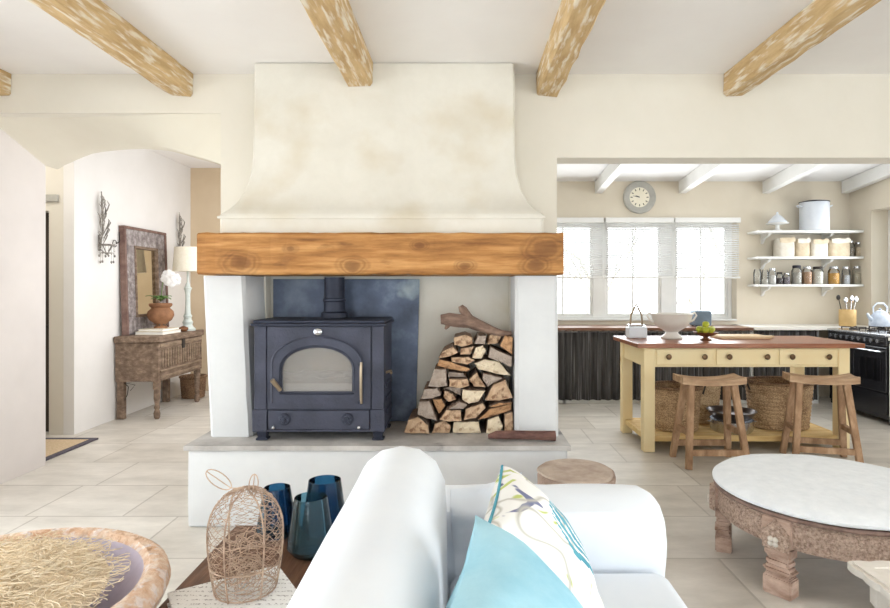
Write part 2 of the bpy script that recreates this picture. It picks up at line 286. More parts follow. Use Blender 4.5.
# ------------------------------------------------------------------ mesh helpers
class MB:
    def __init__(s): s.bm = bmesh.new()
    def box(s, x0, x1, y0, y1, z0, z1, bev=0, seg=2, rot=None):
        """axis box; rot = (pivot, matrix)"""
        t = bmesh.new(); bmesh.ops.create_cube(t, size=1)
        for v in t.verts:
            v.co = Vector((x0+(v.co.x+.5)*(x1-x0), y0+(v.co.y+.5)*(y1-y0), z0+(v.co.z+.5)*(z1-z0)))
        if bev: bmesh.ops.bevel(t, geom=t.edges[:], offset=bev, segments=seg, affect='EDGES', profile=.5)
        if rot: bmesh.ops.transform(t, matrix=Matrix.Translation(rot[0]) @ rot[1].to_4x4() @ Matrix.Translation(-Vector(rot[0])), verts=t.verts[:])
        return s.add(t)
    def add(s, t):
        me = bpy.data.meshes.new('t'); t.to_mesh(me); t.free(); s.bm.from_mesh(me); bpy.data.meshes.remove(me); return s
    def bar(s, a, b, w, d, w2=None, d2=None, up=(0,0,1), bev=0):
        """rectangular bar from a to b"""
        a, b = Vector(a), Vector(b); ax = (b-a).normalized(); up = Vector(up)
        if abs(ax.dot(up)) > .95: up = Vector((0,1,0))
        sx = ax.cross(up).normalized(); sy = sx.cross(ax).normalized()
        t = bmesh.new(); vs = []
        for p, ww, dd in ((a, w, d), (b, w2 or w, d2 or d)):
            vs.append([t.verts.new(p + sx*ww/2*i + sy*dd/2*j) for i, j in ((-1,-1),(1,-1),(1,1),(-1,1))])
        t.faces.new(vs[0][::-1]); t.faces.new(vs[1])
        for i in range(4): t.faces.new((vs[0][i], vs[0][(i+1)%4], vs[1][(i+1)%4], vs[1][i]))
        if bev: bmesh.ops.bevel(t, geom=t.edges[:], offset=bev, segments=1, affect='EDGES')
        return s.add(t)
    def tube(s, pts, r, n=8, caps=True, closed=False):
        pts = [Vector(p) for p in pts]; rs = r if isinstance(r, (list, tuple)) else [r]*len(pts)
        rings = []; prev = None
        for i, p in enumerate(pts):
            if closed: d = pts[(i+1) % len(pts)] - pts[i-1]
            else: d = pts[min(i+1, len(pts)-1)] - pts[max(i-1, 0)]
            d.normalize()
            if prev is None:
                u = Vector((0,0,1)) if abs(d.z) < .9 else Vector((1,0,0))
            else: u = prev
            a = d.cross(u)
            if a.length < 1e-5: a = d.cross(Vector((.3,.9,.2)))
            a.normalize(); b = a.cross(d).normalized(); prev = b
            rings.append([s.bm.verts.new(p + (a*math.cos(2*PI*k/n) + b*math.sin(2*PI*k/n))*rs[i]) for k in range(n)])
        m = len(rings)
        for i in range(m if closed else m-1):
            A, B = rings[i], rings[(i+1) % m]
            for k in range(n): s.bm.faces.new((A[k], A[(k+1)%n], B[(k+1)%n], B[k]))
        if caps and not closed:
            s.bm.faces.new(rings[0][::-1]); s.bm.faces.new(rings[-1])
        return s
    def lathe(s, prof, c=(0,0,0), n=32, axis='z', wob=0, caps=True):
        c = Vector(c); rings = []
        for j, (r, z) in enumerate(prof):
            ring = []
            for k in range(n):
                a = 2*PI*k/n; rr = max(r, 1e-4)*(1+(wob*mnoise.noise(Vector((math.cos(a)*1.5, math.sin(a)*1.5, j*.3))) if wob else 0))
                p = Vector((rr*math.cos(a), rr*math.sin(a), z))
                if axis == 'y': p = Vector((p.x, -p.z, p.y))
                if axis == 'x': p = Vector((p.z, p.x, p.y))
                ring.append(s.bm.verts.new(c+p))
            rings.append(ring)
        for i in range(len(rings)-1):
            A, B = rings[i], rings[i+1]
            for k in range(n): s.bm.faces.new((A[k], A[(k+1)%n], B[(k+1)%n], B[k]))
        if caps and prof[0][0] > 1e-3: s.bm.faces.new(rings[0][::-1])
        if caps and prof[-1][0] > 1e-3: s.bm.faces.new(rings[-1])
        return s
    def plate(s, outer, holes, a0, a1, plane='xz', bev=0):
        """polygon with holes extruded between a0 and a1 along the axis left out of plane"""
        t = bmesh.new()
        def mk(u, v):
            return {'xz': (u, a0, v), 'yz': (a0, u, v), 'xy': (u, v, a0)}[plane]
        ed = []
        for loop in [outer]+list(holes):
            vs = [t.verts.new(mk(*p)) for p in loop]
            for i in range(len(vs)): ed.append(t.edges.new((vs[i], vs[(i+1) % len(vs)])))
        if holes: bmesh.ops.triangle_fill(t, use_beauty=True, use_dissolve=False, edges=ed)
        else:
            bmesh.ops.triangle_fill(t, use_beauty=True, use_dissolve=False, edges=ed)
        r = bmesh.ops.extrude_face_region(t, geom=t.faces[:])
        dv = {'xz': (0,a1-a0,0), 'yz': (a1-a0,0,0), 'xy': (0,0,a1-a0)}[plane]
        bmesh.ops.translate(t, vec=dv, verts=[g for g in r['geom'] if isinstance(g, bmesh.types.BMVert)])
        bmesh.ops.recalc_face_normals(t, faces=t.faces[:])
        return s.add(t)
    def ball(s, c, r, sub=2, sc=(1,1,1)):
        t = bmesh.new(); bmesh.ops.create_icosphere(t, subdivisions=sub, radius=r)
        for v in t.verts: v.co = Vector((v.co.x*sc[0], v.co.y*sc[1], v.co.z*sc[2])) + Vector(c)
        return s.add(t)
    def jitter(s, amt, f=3.0):
        for v in s.bm.verts:
            v.co += Vector([mnoise.noise(v.co*f + Vector((k*9.1, 0, 0)))*amt for k in range(3)])
        return s
    def subdiv(s, cuts):
        bmesh.ops.subdivide_edges(s.bm, edges=s.bm.edges[:], cuts=cuts, use_grid_fill=True); return s
    def build(s, name, mat, parent=None, smooth=False, origin=None, sub=0):
        bmesh.ops.recalc_face_normals(s.bm, faces=s.bm.faces[:])
        o0 = Vector((0,0,0))
        if parent is not None:
            p = parent
            while p is not None: o0 += p.location; p = p.parent
        if origin is not None: o0 = o0 + (Vector(origin) - o0)
        if o0.length: bmesh.ops.translate(s.bm, vec=-o0, verts=s.bm.verts[:])
        me = bpy.data.meshes.new(name); s.bm.to_mesh(me); s.bm.free()
        mats = mat if isinstance(mat, (list, tuple)) else [mat]
        for m in mats: me.materials.append(M[m] if isinstance(m, str) else m)
        o = bpy.data.objects.new(name, me); C.objects.link(o)
        if parent is not None: o.parent = parent
        elif origin is not None: o.location = origin
        if smooth:
            for p in me.polygons: p.use_smooth = True
            try: me.set_sharp_from_angle(angle=math.radians(38))
            except Exception: pass
        if sub:
            md = o.modifiers.new('s', 'SUBSURF'); md.levels = sub; md.render_levels = sub
        return o

def tag(o, label, cat, group=None, kind=None):
    if label: o['label'] = label
    if cat: o['category'] = cat
    if group: o['group'] = group
    if kind: o['kind'] = kind
    return o
def thing(name, loc, label, cat, group=None):
    o = bpy.data.objects.new(name, None); C.objects.link(o); o.location = loc
    return tag(o, label, cat, group)
def struct(o): o['kind'] = 'structure'; return o
def kids(o): return [c for c in bpy.data.objects if c.parent == o]
def dup(o, loc=None, rz=None, label=None, parent=None):
    c = o.copy(); C.objects.link(c)
    if parent is not None: c.parent = parent
    if loc is not None: c.location = loc
    if rz is not None: c.rotation_euler.z = rz
    if label: c['label'] = label
    for k in kids(o): dup(k, parent=c)
    return c
def rect(a0, a1, b0, b1): return [(a0,b0),(a1,b0),(a1,b1),(a0,b1)]

# ------------------------------------------------------------------ setting
CEIL = 2.79
struct(MB().box(-5.2, 5.6, -3.8, 8.3, -.1, 0).build('floor', 'floor'))
struct(MB().box(-3.6, 4.9, -3.8, 3.98, CEIL, CEIL+.12).build('ceiling', 'ceiling'))
m = MB().plate([(-3.22,2.53),(-1.6,2.53),(-1.6,0),(.63,0),(.63,2.235),(4.4,2.235),(4.4,0),(4.9,0),(4.9,3.3),(-3.22,3.3)],
               [rect(-1.3,.32,.44,1.62)], 3.98, 4.18)
struct(m.build('wall_back', 'wall'))
# left living-room wall, with an unseen opening added to brighten the floor
m = MB().plate([(-3.8,0),(4.64,0),(4.64,2.36),(4.0,2.66),(3.9,3.3),(-3.8,3.3)], [rect(-.6,3.5,.06,2.3)], -3.22, -3.5, 'yz')
struct(m.build('wall_left', 'wall_pale'))
m = MB().plate(rect(-3.8,4.18,0,3.3), [rect(-2.6,1.6,.3,2.35)], 4.62, 4.8, 'yz')
struct(m.build('wall_right', 'wall'))
m = MB().plate(rect(-3.6,4.9,0,3.3), [rect(-2.7,-.2,.3,2.35), rect(.5,3.9,.05,2.35)], -3.8, -3.6)
struct(m.build('wall_rear', 'wall'))
# arch between living room and hall
pix = [(45,169.5),(53,165),(62.5,161),(72,157),(81,153.7),(92,151.8),(103,150.6),(118,149.4),(134,149),(150,150),(162,151.5),(175,154.6),(187.5,158.4),(205,163),(223.5,168),(245,175),(262,182)]
def axp(x):
    k = (x-CX)/F; return 3.368*k/(1+.395*k)
aZ = lambda X: 4.0+.64*((-1.6-X)/1.62)
m = MB(); rows = []
cols = [(axp(x), y) for x, y in pix]
cols = [c for c in cols if c[0] < -1.63] + [(-1.6, 168.5)]
cols[0] = (-3.22, cols[0][1])
for X, y in cols:
    Zf = max(4.0, aZ(X)); Zb = Zf+.14; h = H-(y-CY)*Zb/F
    rows.append([m.bm.verts.new(p) for p in ((X,Zf,h),(X,3.985+(Zf-3.985)*.45,h+(2.56-h)*.55),(X,3.985,2.56),(X,4.1,3.0),(X,Zb,3.0),(X,Zb,h))])
for a, b2 in zip(rows,rows[1:]):
    for k in range(6): m.bm.faces.new((a[k],a[(k+1)%6],b2[(k+1)%6],b2[k]))
m.bm.faces.new(rows[0]); m.bm.faces.new(rows[-1])
struct(m.build('wall_arch', 'arch', smooth=True))
struct(MB().box(-1.6, -1.4, 4.18, 8.2, 0, 3.1).build('wall_hall_right', 'wall_white'))
struct(MB().box(-5.0, -1.4, 4.1, 8.3, 2.97, 3.1).build('ceiling_hall', 'ceiling'))
struct(MB().box(-3.9, -1.4, 8.0, 8.15, 0, 3.0).build('wall_hall_far', 'hallfar'))
struct(MB().plate([(5.6,0),(8.1,0),(8.1,3),(5.6,3)], [], -3.62, -3.72, 'yz').build('wall_hall_left', 'wall_white'))
m = MB().plate([(-5,0),(-4.75,0),(-4.75,2.09),(-3.855,2.09),(-3.855,0),(-3.721,0),(-3.721,3),(-5,3)], [], 5.60, 5.78)
struct(m.build('wall_nook_back', 'wall'))
struct(MB().box(-5.1, -5.0, 4.5, 5.8, 0, 3.0).build('wall_nook_left', 'wall'))
struct(MB().box(-5.1, -3.5, 4.4, 4.55, 0, 3.0).build('wall_nook_front', 'wall'))  # unseen wall added to keep sky light from leaking into the nook
# door in the nook
d = MB().box(-4.75, -3.86, 5.70, 5.745, .005, 2.085).build('door_1', 'door'); struct(d)
MB().box(-3.95,-3.90,5.66,5.70,.98,1.02,.004).build('door_handle', 'iron', d)
# kitchen
KZ, KX = 7.6, 4.91
struct(MB().plate(rect(.1,5.1,0,3.2), [rect(.86,3.48,.955,2.24)], KZ, KZ+.32).build('wall_kitchen_back', 'kwall'))
struct(MB().plate(rect(4.18,7.95,0,3.4), [rect(5.2,7.2,1.08,2.3)], KX, KX+.3, 'yz').build('wall_kitchen_right', 'kwall'))
struct(MB().box(.1,.3,4.18,7.9,0,3.4).build('wall_kitchen_left', 'wall'))
m = MB(); z = lambda y: 2.72+(7.6-y)*.095
m.plate([(4.0,z(4.0)),(8.0,z(8.0)),(8.0,z(8.0)+.1),(4.0,z(4.0)+.1)], [], 0, 5.3, 'yz')
struct(m.build('ceiling_kitchen', 'kceiling'))
kgrp = 'white painted kitchen ceiling beams'
for i, x in enumerate((.62, 1.68, 2.74, 3.80, 4.80)):
    m = MB().plate([(4.2,z(4.2)-.155),(7.59,z(7.59)-.155),(7.59,z(7.59)-.004),(4.2,z(4.2)-.004)], [], x, x+.09, 'yz')
    tag(m.build('kitchen_beam', 'white', origin=(x,5.9,2.6)), ['white kitchen ceiling beam hidden behind the chimney side','white kitchen ceiling beam just left of the round clock','white kitchen ceiling beam between the clock and the shelves','white kitchen ceiling beam above the enamel pot','white kitchen ceiling beam tight against the right kitchen wall'][i], 'beam', kgrp)

def window(name, x0, x1, z0, z1, y, depth, sashes, muntins=True, axis='x'):
    """frame, posts and sashes; sashes = list of (a0, a1)"""
    def bx(m, a0, a1, b0, b1, c0, c1, bev=.004):
        return m.box(a0,a1,b0,b1,c0,c1,bev,1) if axis == 'x' else m.box(b0,b1,a0,a1,c0,c1,bev,1)
    f = MB()
    bx(f, x0,x1,y,y+depth,z0,z0+.05); bx(f, x0,x1,y,y+depth,z1-.05,z1)
    bx(f, x0,x0+.05,y,y+depth,z0+.05,z1-.05); bx(f, x1-.05,x1,y,y+depth,z0+.05,z1-.05)
    for k in range(len(sashes)-1):
        bx(f, sashes[k][1], sashes[k+1][0], y, y+depth, z0+.05, z1-.05)
    w = struct(f.build(name, 'white'))
    for a0, a1 in sashes:
        s_ = MB(); t_ = .035
        yy = y+depth*.3; y2 = y+depth*.7
        bx(s_, a0,a1,yy,y2,z0+.05,z0+.05+t_); bx(s_, a0,a1,yy,y2,z1-.05-t_,z1-.05)
        bx(s_, a0,a0+t_,yy,y2,z0+.05+t_,z1-.05-t_); bx(s_, a1-t_,a1,yy,y2,z0+.05+t_,z1-.05-t_)
        if muntins:
            c = (a0+a1)/2; bx(s_, c-.012,c+.012,yy,y2,z0+.05+t_,z1-.05-t_)
        o = s_.build('sash', 'white', w)
        g = MB(); bx(g, a0+t_,a1-t_,(yy+y2)/2-.002,(yy+y2)/2+.002,z0+.05+t_,z1-.05-t_,0)
        g.build('pane', 'glass', o)
    return w
px = lambda x: (x-CX)/77.5
window('window_1', .86, 3.48, .955, 2.24, KZ+.14, .07, [(.92, px(593)), (px(606), px(661)), (px(675), 3.43)])
MB_s = MB().box(.862,3.478,KZ-.02,KZ+.14,.957,.975,.004,1); struct(MB_s.build('trim_1', 'white'))
window('window_2', 5.2, 7.2, 1.08, 2.3, KX+.2, .07, [(5.25,6.18),(6.24,7.15)], axis='y')
window('window_3', -.6, 3.5, .06, 2.3, -3.42, .07, [(-.55,.7),(.8,2.05),(2.15,3.45)], axis='y')  # unseen window added in the left wall to brighten the floor
window('window_4', -2.6, 1.6, .3, 2.35, 4.68, .07, [(-2.55,-.5),(-.45,1.55)], axis='y')
window('window_5', -2.7, -.2, .3, 2.35, -3.74, .07, [(-2.65,-1.5),(-1.4,-.25)])
window('window_6', .5, 3.9, .05, 2.35, -3.74, .07, [(.55,2.15),(2.25,3.85)])
# blinds
bl = [(.87, px(600), 'white slatted blind, leftmost over the kitchen window'), (px(601.5), px(668), 'white slatted blind over the middle kitchen window'), (px(669.5), 3.50, 'white slatted blind, rightmost over the kitchen window')]
for a, b_, lab in bl:
    t_ = thing('window_blind', ((a+b_)/2, KZ-.05, 1.5), lab, 'blind', 'slatted blinds over the kitchen window')
    MB().box(a,b_,KZ-.075,KZ-.005,2.19,2.255,.006).build('headrail', 'white', t_)
    m = MB()
    n = 24
    for k in range(n):
        zz = 1.535 + k*.0272
        m.bar((a+.01,KZ-.04,zz),(b_-.01,KZ-.04,zz), .026, .0016, up=(0,.6,.8))
    m.build('slats', 'blind', t_)
    MB().box(a,b_,KZ-.06,KZ-.02,1.49,1.515,.004).build('bottom_rail', 'white', t_)
    for q_ in (.12, .88): MB().tube([(a+(b_-a)*q_,KZ-.04,1.51),(a+(b_-a)*q_,KZ-.04,2.2)], .0015, 5).build('ladder_cord', 'white', t_)
# outside
struct(MB().box(-12,16,8.3,30,-.4,-.3).build('ground', 'ground'))
def tree(loc, h, label, seed, spread=.5):
    rr = random.Random(seed); t_ = thing('garden_tree', loc, label, 'tree', 'bare trees outside the kitchen window')
    m = MB()
    def br(p, d, L_, r, lev):
        n = 4; pts = [p]; q_ = p
        for i in range(n):
            d = (d + Vector((rr.uniform(-.25,.25), rr.uniform(-.25,.25), rr.uniform(-.05,.2)))).normalized(); q_ = q_ + d*L_/n; pts.append(q_)
        m.tube(pts, [r*(1-.5*i/n) for i in range(n+1)], 5)
        if lev:
            for i in range(4):
                e = pts[rr.randint(1,n)]
                br(e, (d+Vector((rr.uniform(-1,1),rr.uniform(-1,1),rr.uniform(-.2,.6)))).normalized(), L_*.62, r*.5, lev-1)
    br(Vector(loc), Vector((0,0,1)), h*.45, .07, 4)
    m.build('trunk', 'twig', t_)
tree((3.2,13.2,-.3), 5.5, 'bare pale tree seen through the left kitchen panes', 3)
tree((5.4,12.2,-.3), 5, 'bare pale tree seen through the right kitchen panes', 5)

# ------------------------------------------------------------------ living-room beams
for x0, x1, y1, lab in ((-3.14,-2.985,3.975,'chipped yellow pine ceiling beam cut by the left edge, above the arch'),
                        (-1.935,-1.78,3.975,'chipped yellow pine ceiling beam between the arch and the chimney hood'),
                        (-.73,-.56,3.775,'chipped yellow pine ceiling beam ending on the chimney hood'),
                        (.49,.645,3.975,'chipped yellow pine ceiling beam at the right side of the chimney hood'),
                        (1.735,1.87,3.975,'chipped yellow pine ceiling beam over the kitchen opening, rightmost')):
    m = MB().box(x0,x1,-3.55,y1,2.637,CEIL-.002); m.subdiv(0)
    t = bmesh.new()
    m = MB()
    n = 60
    secs = []
    for k in range(n+1):
        y = -3.55+(y1+3.55)*k/n
        js = [(R.uniform(-.006,.006), R.uniform(-.006,.006)) for _ in range(6)]
        pr = [(x0,CEIL-.002),(x0+js[0][0],2.66+js[0][1]),(x0+.016,2.64+js[1][1]),(x1-.016,2.64+js[2][1]),(x1+js[3][0],2.66+js[3][1]),(x1,CEIL-.002)]
        secs.append([m.bm.verts.new((p[0],y,p[1])) for p in pr])
    for k in range(n):
        for i in range(6): m.bm.faces.new((secs[k][i],secs[k][(i+1)%6],secs[k+1][(i+1)%6],secs[k+1][i]))
    m.bm.faces.new(secs[0]); m.bm.faces.new(secs[-1])
    tag(m.build('ceiling_beam', 'beam', origin=((x0+x1)/2,0,2.7)), lab, 'beam', 'chipped pine ceiling beams')

# ------------------------------------------------------------------ fireplace
fp = thing('fireplace', (-.5,3.7,0), 'large white plastered fireplace with flared hood and pine mantel', 'fireplace')
m = MB().box(-1.57,.606,3.43,3.978,.001,.442,.014,2).subdiv(2).jitter(.006,4); m.build('hearth_plinth', 'limewash', fp, True)
m = MB().plate([(-1.585,3.415),(-.9,3.42),(-.2,3.413),(.3,3.42),(.62,3.417),(.62,3.975),(.318,3.975),(.318,4.068),(-1.298,4.068),(-1.298,3.975),(-1.585,3.975)], [], .443, .47, 'xy')
m.build('hearth_slab', 'slab', fp)['label'] = 'grey stone hearth slab'
def pillar(tx0,tx1,bx0,bx1):
    m = MB(); n = 8; secs = []
    for k in range(n+1):
        f = k/n; zz = .471+(1.444-.471)*f
        a, b_ = bx0+(tx0-bx0)*f, bx1+(tx1-bx1)*f; j = R.uniform(-.003,.003)
        pr = [(a,3.978),(a,3.645),(a+.02+j,3.622),(b_-.02+j,3.622),(b_,3.645),(b_,3.978)]
        secs.append([m.bm.verts.new((p[0],p[1],zz)) for p in pr])
    for k in range(n):
        for i in range(6): m.bm.faces.new((secs[k][i],secs[k][(i+1)%6],secs[k+1][(i+1)%6],secs[k+1][i]))
    m.bm.faces.new(secs[0]); m.bm.faces.new(secs[-1])
    m.build('pillar', 'limewash', fp, True)
pillar(-1.57,-1.316,-1.525,-1.27); pillar(.322,.58,.322,.585)
m = MB().box(-1.298,.318,4.07,4.17,.45,1.61); m.build('alcove_back', 'hood', fp)
m = MB().box(-1.316,.322,3.66,4.068,1.45,1.55); m.build('lintel', 'limewash', fp)
# mantel beam
m = MB(); n = 40; secs = []
for k in range(n+1):
    x = -1.547+(2.14)*k/n
    j = [R.uniform(-.003,.003) for _ in range(4)]
    pr = [(3.975,1.447),(3.515,1.449+j[0]),(3.5+j[1],1.46),(3.502+j[2],1.682),(3.516,1.694+j[3]),(3.975,1.696)]
    secs.append([m.bm.verts.new((x,p[0],p[1])) for p in pr])
for k in range(n):
    for i in range(6): m.bm.faces.new((secs[k][i],secs[k][(i+1)%6],secs[k+1][(i+1)%6],secs[k+1][i]))
m.bm.faces.new(secs[0]); m.bm.faces.new(secs[-1])
m.build('mantel_beam', 'mantel', fp)['label'] = 'thick knotty pine mantel beam'
# hood
m = MB(); secs = []
for zz, a, b_, yf in ((1.698,-1.455,.49,3.60),(1.785,-1.455,.49,3.60),(1.808,-1.458,.492,3.60),(1.818,-1.45,.485,3.605),(1.85,-1.415,.445,3.64),(1.90,-1.378,.405,3.68),(1.98,-1.345,.37,3.72),(2.08,-1.325,.345,3.75),(2.2,-1.317,.335,3.77),(2.4,-1.315,.333,3.78),(2.6,-1.315,.333,3.78),(2.786,-1.313,.331,3.78)):
    pr = [(a,3.978),(a,yf+.012),(a+.012,yf),(-.9,yf),(-.5,yf),(-.1,yf),(b_-.012,yf),(b_,yf+.012),(b_,3.978)]
    secs.append([m.bm.verts.new((p[0],p[1],zz)) for p in pr])
for k in range(len(secs)-1):
    for i in range(9): m.bm.faces.new((secs[k][i],secs[k][(i+1)%9],secs[k+1][(i+1)%9],secs[k+1][i]))
m.bm.faces.new(secs[0]); m.bm.faces.new(secs[-1])
m.build('chimney_hood', 'hood', fp, True)
MB().box(-1.468,.502,3.592,3.605,1.786,1.802,.004).build('hood_moulding', 'hood', fp)

# steel panel behind the stove
m = MB().plate([(-1.27,.475),(-.31,.475),(-.285,1.43),(-1.27,1.43)], [], 4.035, 4.045)
tag(m.build('heat_shield', 'panel', origin=(-.78,4.04,.475)), 'heat-stained dark steel sheet standing behind the black stove', 'steel panel')

# ------------------------------------------------------------------ stove
sx0, sx1, sy0, sy1, sz = -1.218, -.462, 3.53, 3.93, .472
st = thing('wood_stove', (-.84,3.73,sz), 'dark blue-grey cast iron wood stove in the fireplace', 'stove')
def arch(cx, hw, z0, zs, zt, n=16):
    pts = [(cx-hw,z0),(cx+hw,z0),(cx+hw,zs)]
    for k in range(1,n):
        a = PI*k/n; pts.append((cx+hw*math.cos(a), zs+(zt-zs)*math.sin(a)))
    pts.append((cx-hw,zs)); return pts
zb, zt = sz+.055, sz+.675
cxs = (sx0+sx1)/2 - .0
# body shell
m = MB()
m.box(sx0,sx1,sy1-.02,sy1,zb,zt); m.box(sx0,sx0+.02,sy0+.03,sy1-.02,zb,zt); m.box(sx1-.02,sx1,sy0+.03,sy1-.02,zb,zt)
m.box(sx0+.02,sx1-.02,sy0+.03,sy1-.02,zb,zb+.02); m.box(sx0+.02,sx1-.02,sy0+.03,sy1-.02,zt-.02,zt)
m.plate(rect(sx0,sx1,zb,zt), [arch(cxs,.235,zb+.21,zb+.37,zb+.51)], sy0+.012, sy0+.03)
m.box(sx0-.004,sx0+.068,sy0-.004,sy0+.012,zb,zt,.004); m.box(sx1-.068,sx1+.004,sy0-.004,sy0+.012,zb,zt,.004)
for zz in (zb+.08,zb+.16,zb+.24): m.box(sx1,sx1+.012,sy0+.1,sy1-.06,zz,zz+.03,.004)
m.box(sx0-.01,sx1+.006,sy0-.012,sy1,zb-.002,zb+.012,.004); m.box(sx0-.012,sx0+.074,sy0-.014,sy0-.003,zb,zb+.13,.003); m.box(sx1-.074,sx1+.008,sy0-.014,sy0-.003,zb,zb+.13,.003)
m.build('stove_body', 'stove', st)
m = MB().box(sx0-.018,sx1+.018,sy0-.03,sy1+.005,zt,zt+.016,.005); m.box(sx0-.008,sx1+.008,sy0-.018,sy1,zt+.016,zt+.034,.006)
m.build('top_plate', 'stove_dark', st)
m = MB(); m.box(sx0+.022,sx1-.022,sy1-.05,sy1-.022,zb+.02,zt-.02); m.build('firebrick_lining', 'brick', st)
m = MB()
t = bmesh.new(); bmesh.ops.create_grid(t, x_segments=14, y_segments=8, size=.5)
for v in t.verts:
    v.co = Vector((cxs+v.co.x*.6, sy0+.2+v.co.y*.26, zb+.30+.04*mnoise.noise(v.co*6)))
m.add(t); m.box(cxs-.3,cxs+.3,sy0+.07,sy0+.33,zb+.16,zb+.27); m.build('ash_bed', 'ash', st, True)  # white mass stands in for the window's reflection in the door glass
# door
dr = MB().plate(rect(sx0+.075,sx1-.075,zb+.135,zt-.005), [arch(cxs-.01,.205,zb+.235,zb+.37,zb+.492)], sy0-.006, sy0+.011).build('stove_door', 'stove', st)
m = MB().plate(arch(cxs-.01,.265,zb+.165,zb+.40,zb+.56), [arch(cxs-.01,.215,zb+.225,zb+.375,zb+.502)], sy0-.022, sy0-.005)
m.build('door_moulding', 'stove', dr)
pts = arch(cxs-.01,.262,zb+.165,zb+.40,zb+.557)[2:]
MB().tube([(p[0],sy0-.022,p[1]) for p in [(cxs-.01+.262,zb+.17)]+pts+[(cxs-.01-.262,zb+.17)]],.007,6).build('arch_bead','stove',dr,True)
MB().tube([(p[0],sy0-.022,p[1]) for p in arch(cxs-.01,.218,zb+.222,zb+.372,zb+.505)],.005,6,closed=True).build('glass_bead','stove_dark',dr,True)
MB().plate(arch(cxs-.01,.207,zb+.233,zb+.37,zb+.494), [], sy0+.0, sy0+.005).build('door_glass', 'stoveglass', dr)
m = MB().tube([(sx1-.125,sy0-.035,zb+.17),(sx1-.125,sy0-.045,zb+.25),(sx1-.125,sy0-.045,zb+.36),(sx1-.125,sy0-.035,zb+.41)],.008,10); m.build('door_handle','brass',dr,True)
for zz in (zb+.175,zb+.395): MB().bar((sx1-.15,sy0-.006,zz),(sx1-.125,sy0-.04,zz),.014,.02).build('handle_mount','stove_dark',dr)
m = MB().tube([(sx0+.155,sy0-.02,zb+.245),(sx0+.12,sy0-.06,zb+.31)],[.012,.014],10); m.build('air_lever','brass',dr,True)
m = MB().lathe([(.024,0),(.024,.01),(.014,.018),(.001,.02)],(cxs-.005,sy0-.006,zt-.035),16,'y'); m.build('thermometer','steel',dr,True)
# ash_drawer
dd = MB().box(sx0+.08,sx1-.08,sy0-.012,sy0+.011,zb+.012,zb+.125,.006).build('ash_drawer','stove',st)
for vx in (cxs-.2,cxs+.17):
    v_ = MB().lathe([(.036,0),(.036,.008),(.03,.014),(.012,.016),(.01,.024),(.001,.026)],(vx,sy0-.012,zb+.075),20,'y').build('air_vent','stove_dark',dd,True)
    m = MB()
    for k in range(6):
        a = k*PI/3; m.ball((vx+.022*math.cos(a),sy0-.026,zb+.075+.022*math.sin(a)),.006,1)
    m.build('vent_stud','stove',v_)
for vx in (sx0+.115,sx1-.14):
    MB().lathe([(.014,0),(.014,.012),(.008,.02),(.001,.021)],(vx,sy0-.012,zb+.028),12,'y').build('drawer_catch','steel',dd,True)
for fx in (sx0+.035,sx1-.035):
    for fy in (sy0+.04,sy1-.04):
        m = MB().bar((fx,fy,sz+.056),(fx,fy,sz),.06,.06,.045,.045); m.box(fx-.034,fx+.034,fy-.034,fy+.034,sz,sz+.012,.003)
        m.build('leg','stove_dark',st)
m = MB().lathe([(.085,0),(.085,.03),(.068,.04),(.066,.1),(.072,.105),(.072,.12),(.064,.124),(.064,.258)],(-.82,3.86,zt+.034),24)
m.build('flue_pipe','stove_dark',st,True)
m = MB().tube([(sx1,sy0+.12,zb+.33),(sx1+.03,sy0+.12,zb+.34),(sx1+.035,sy0+.09,zb+.33)],.008,8).build('side_knob','brass',st,True)

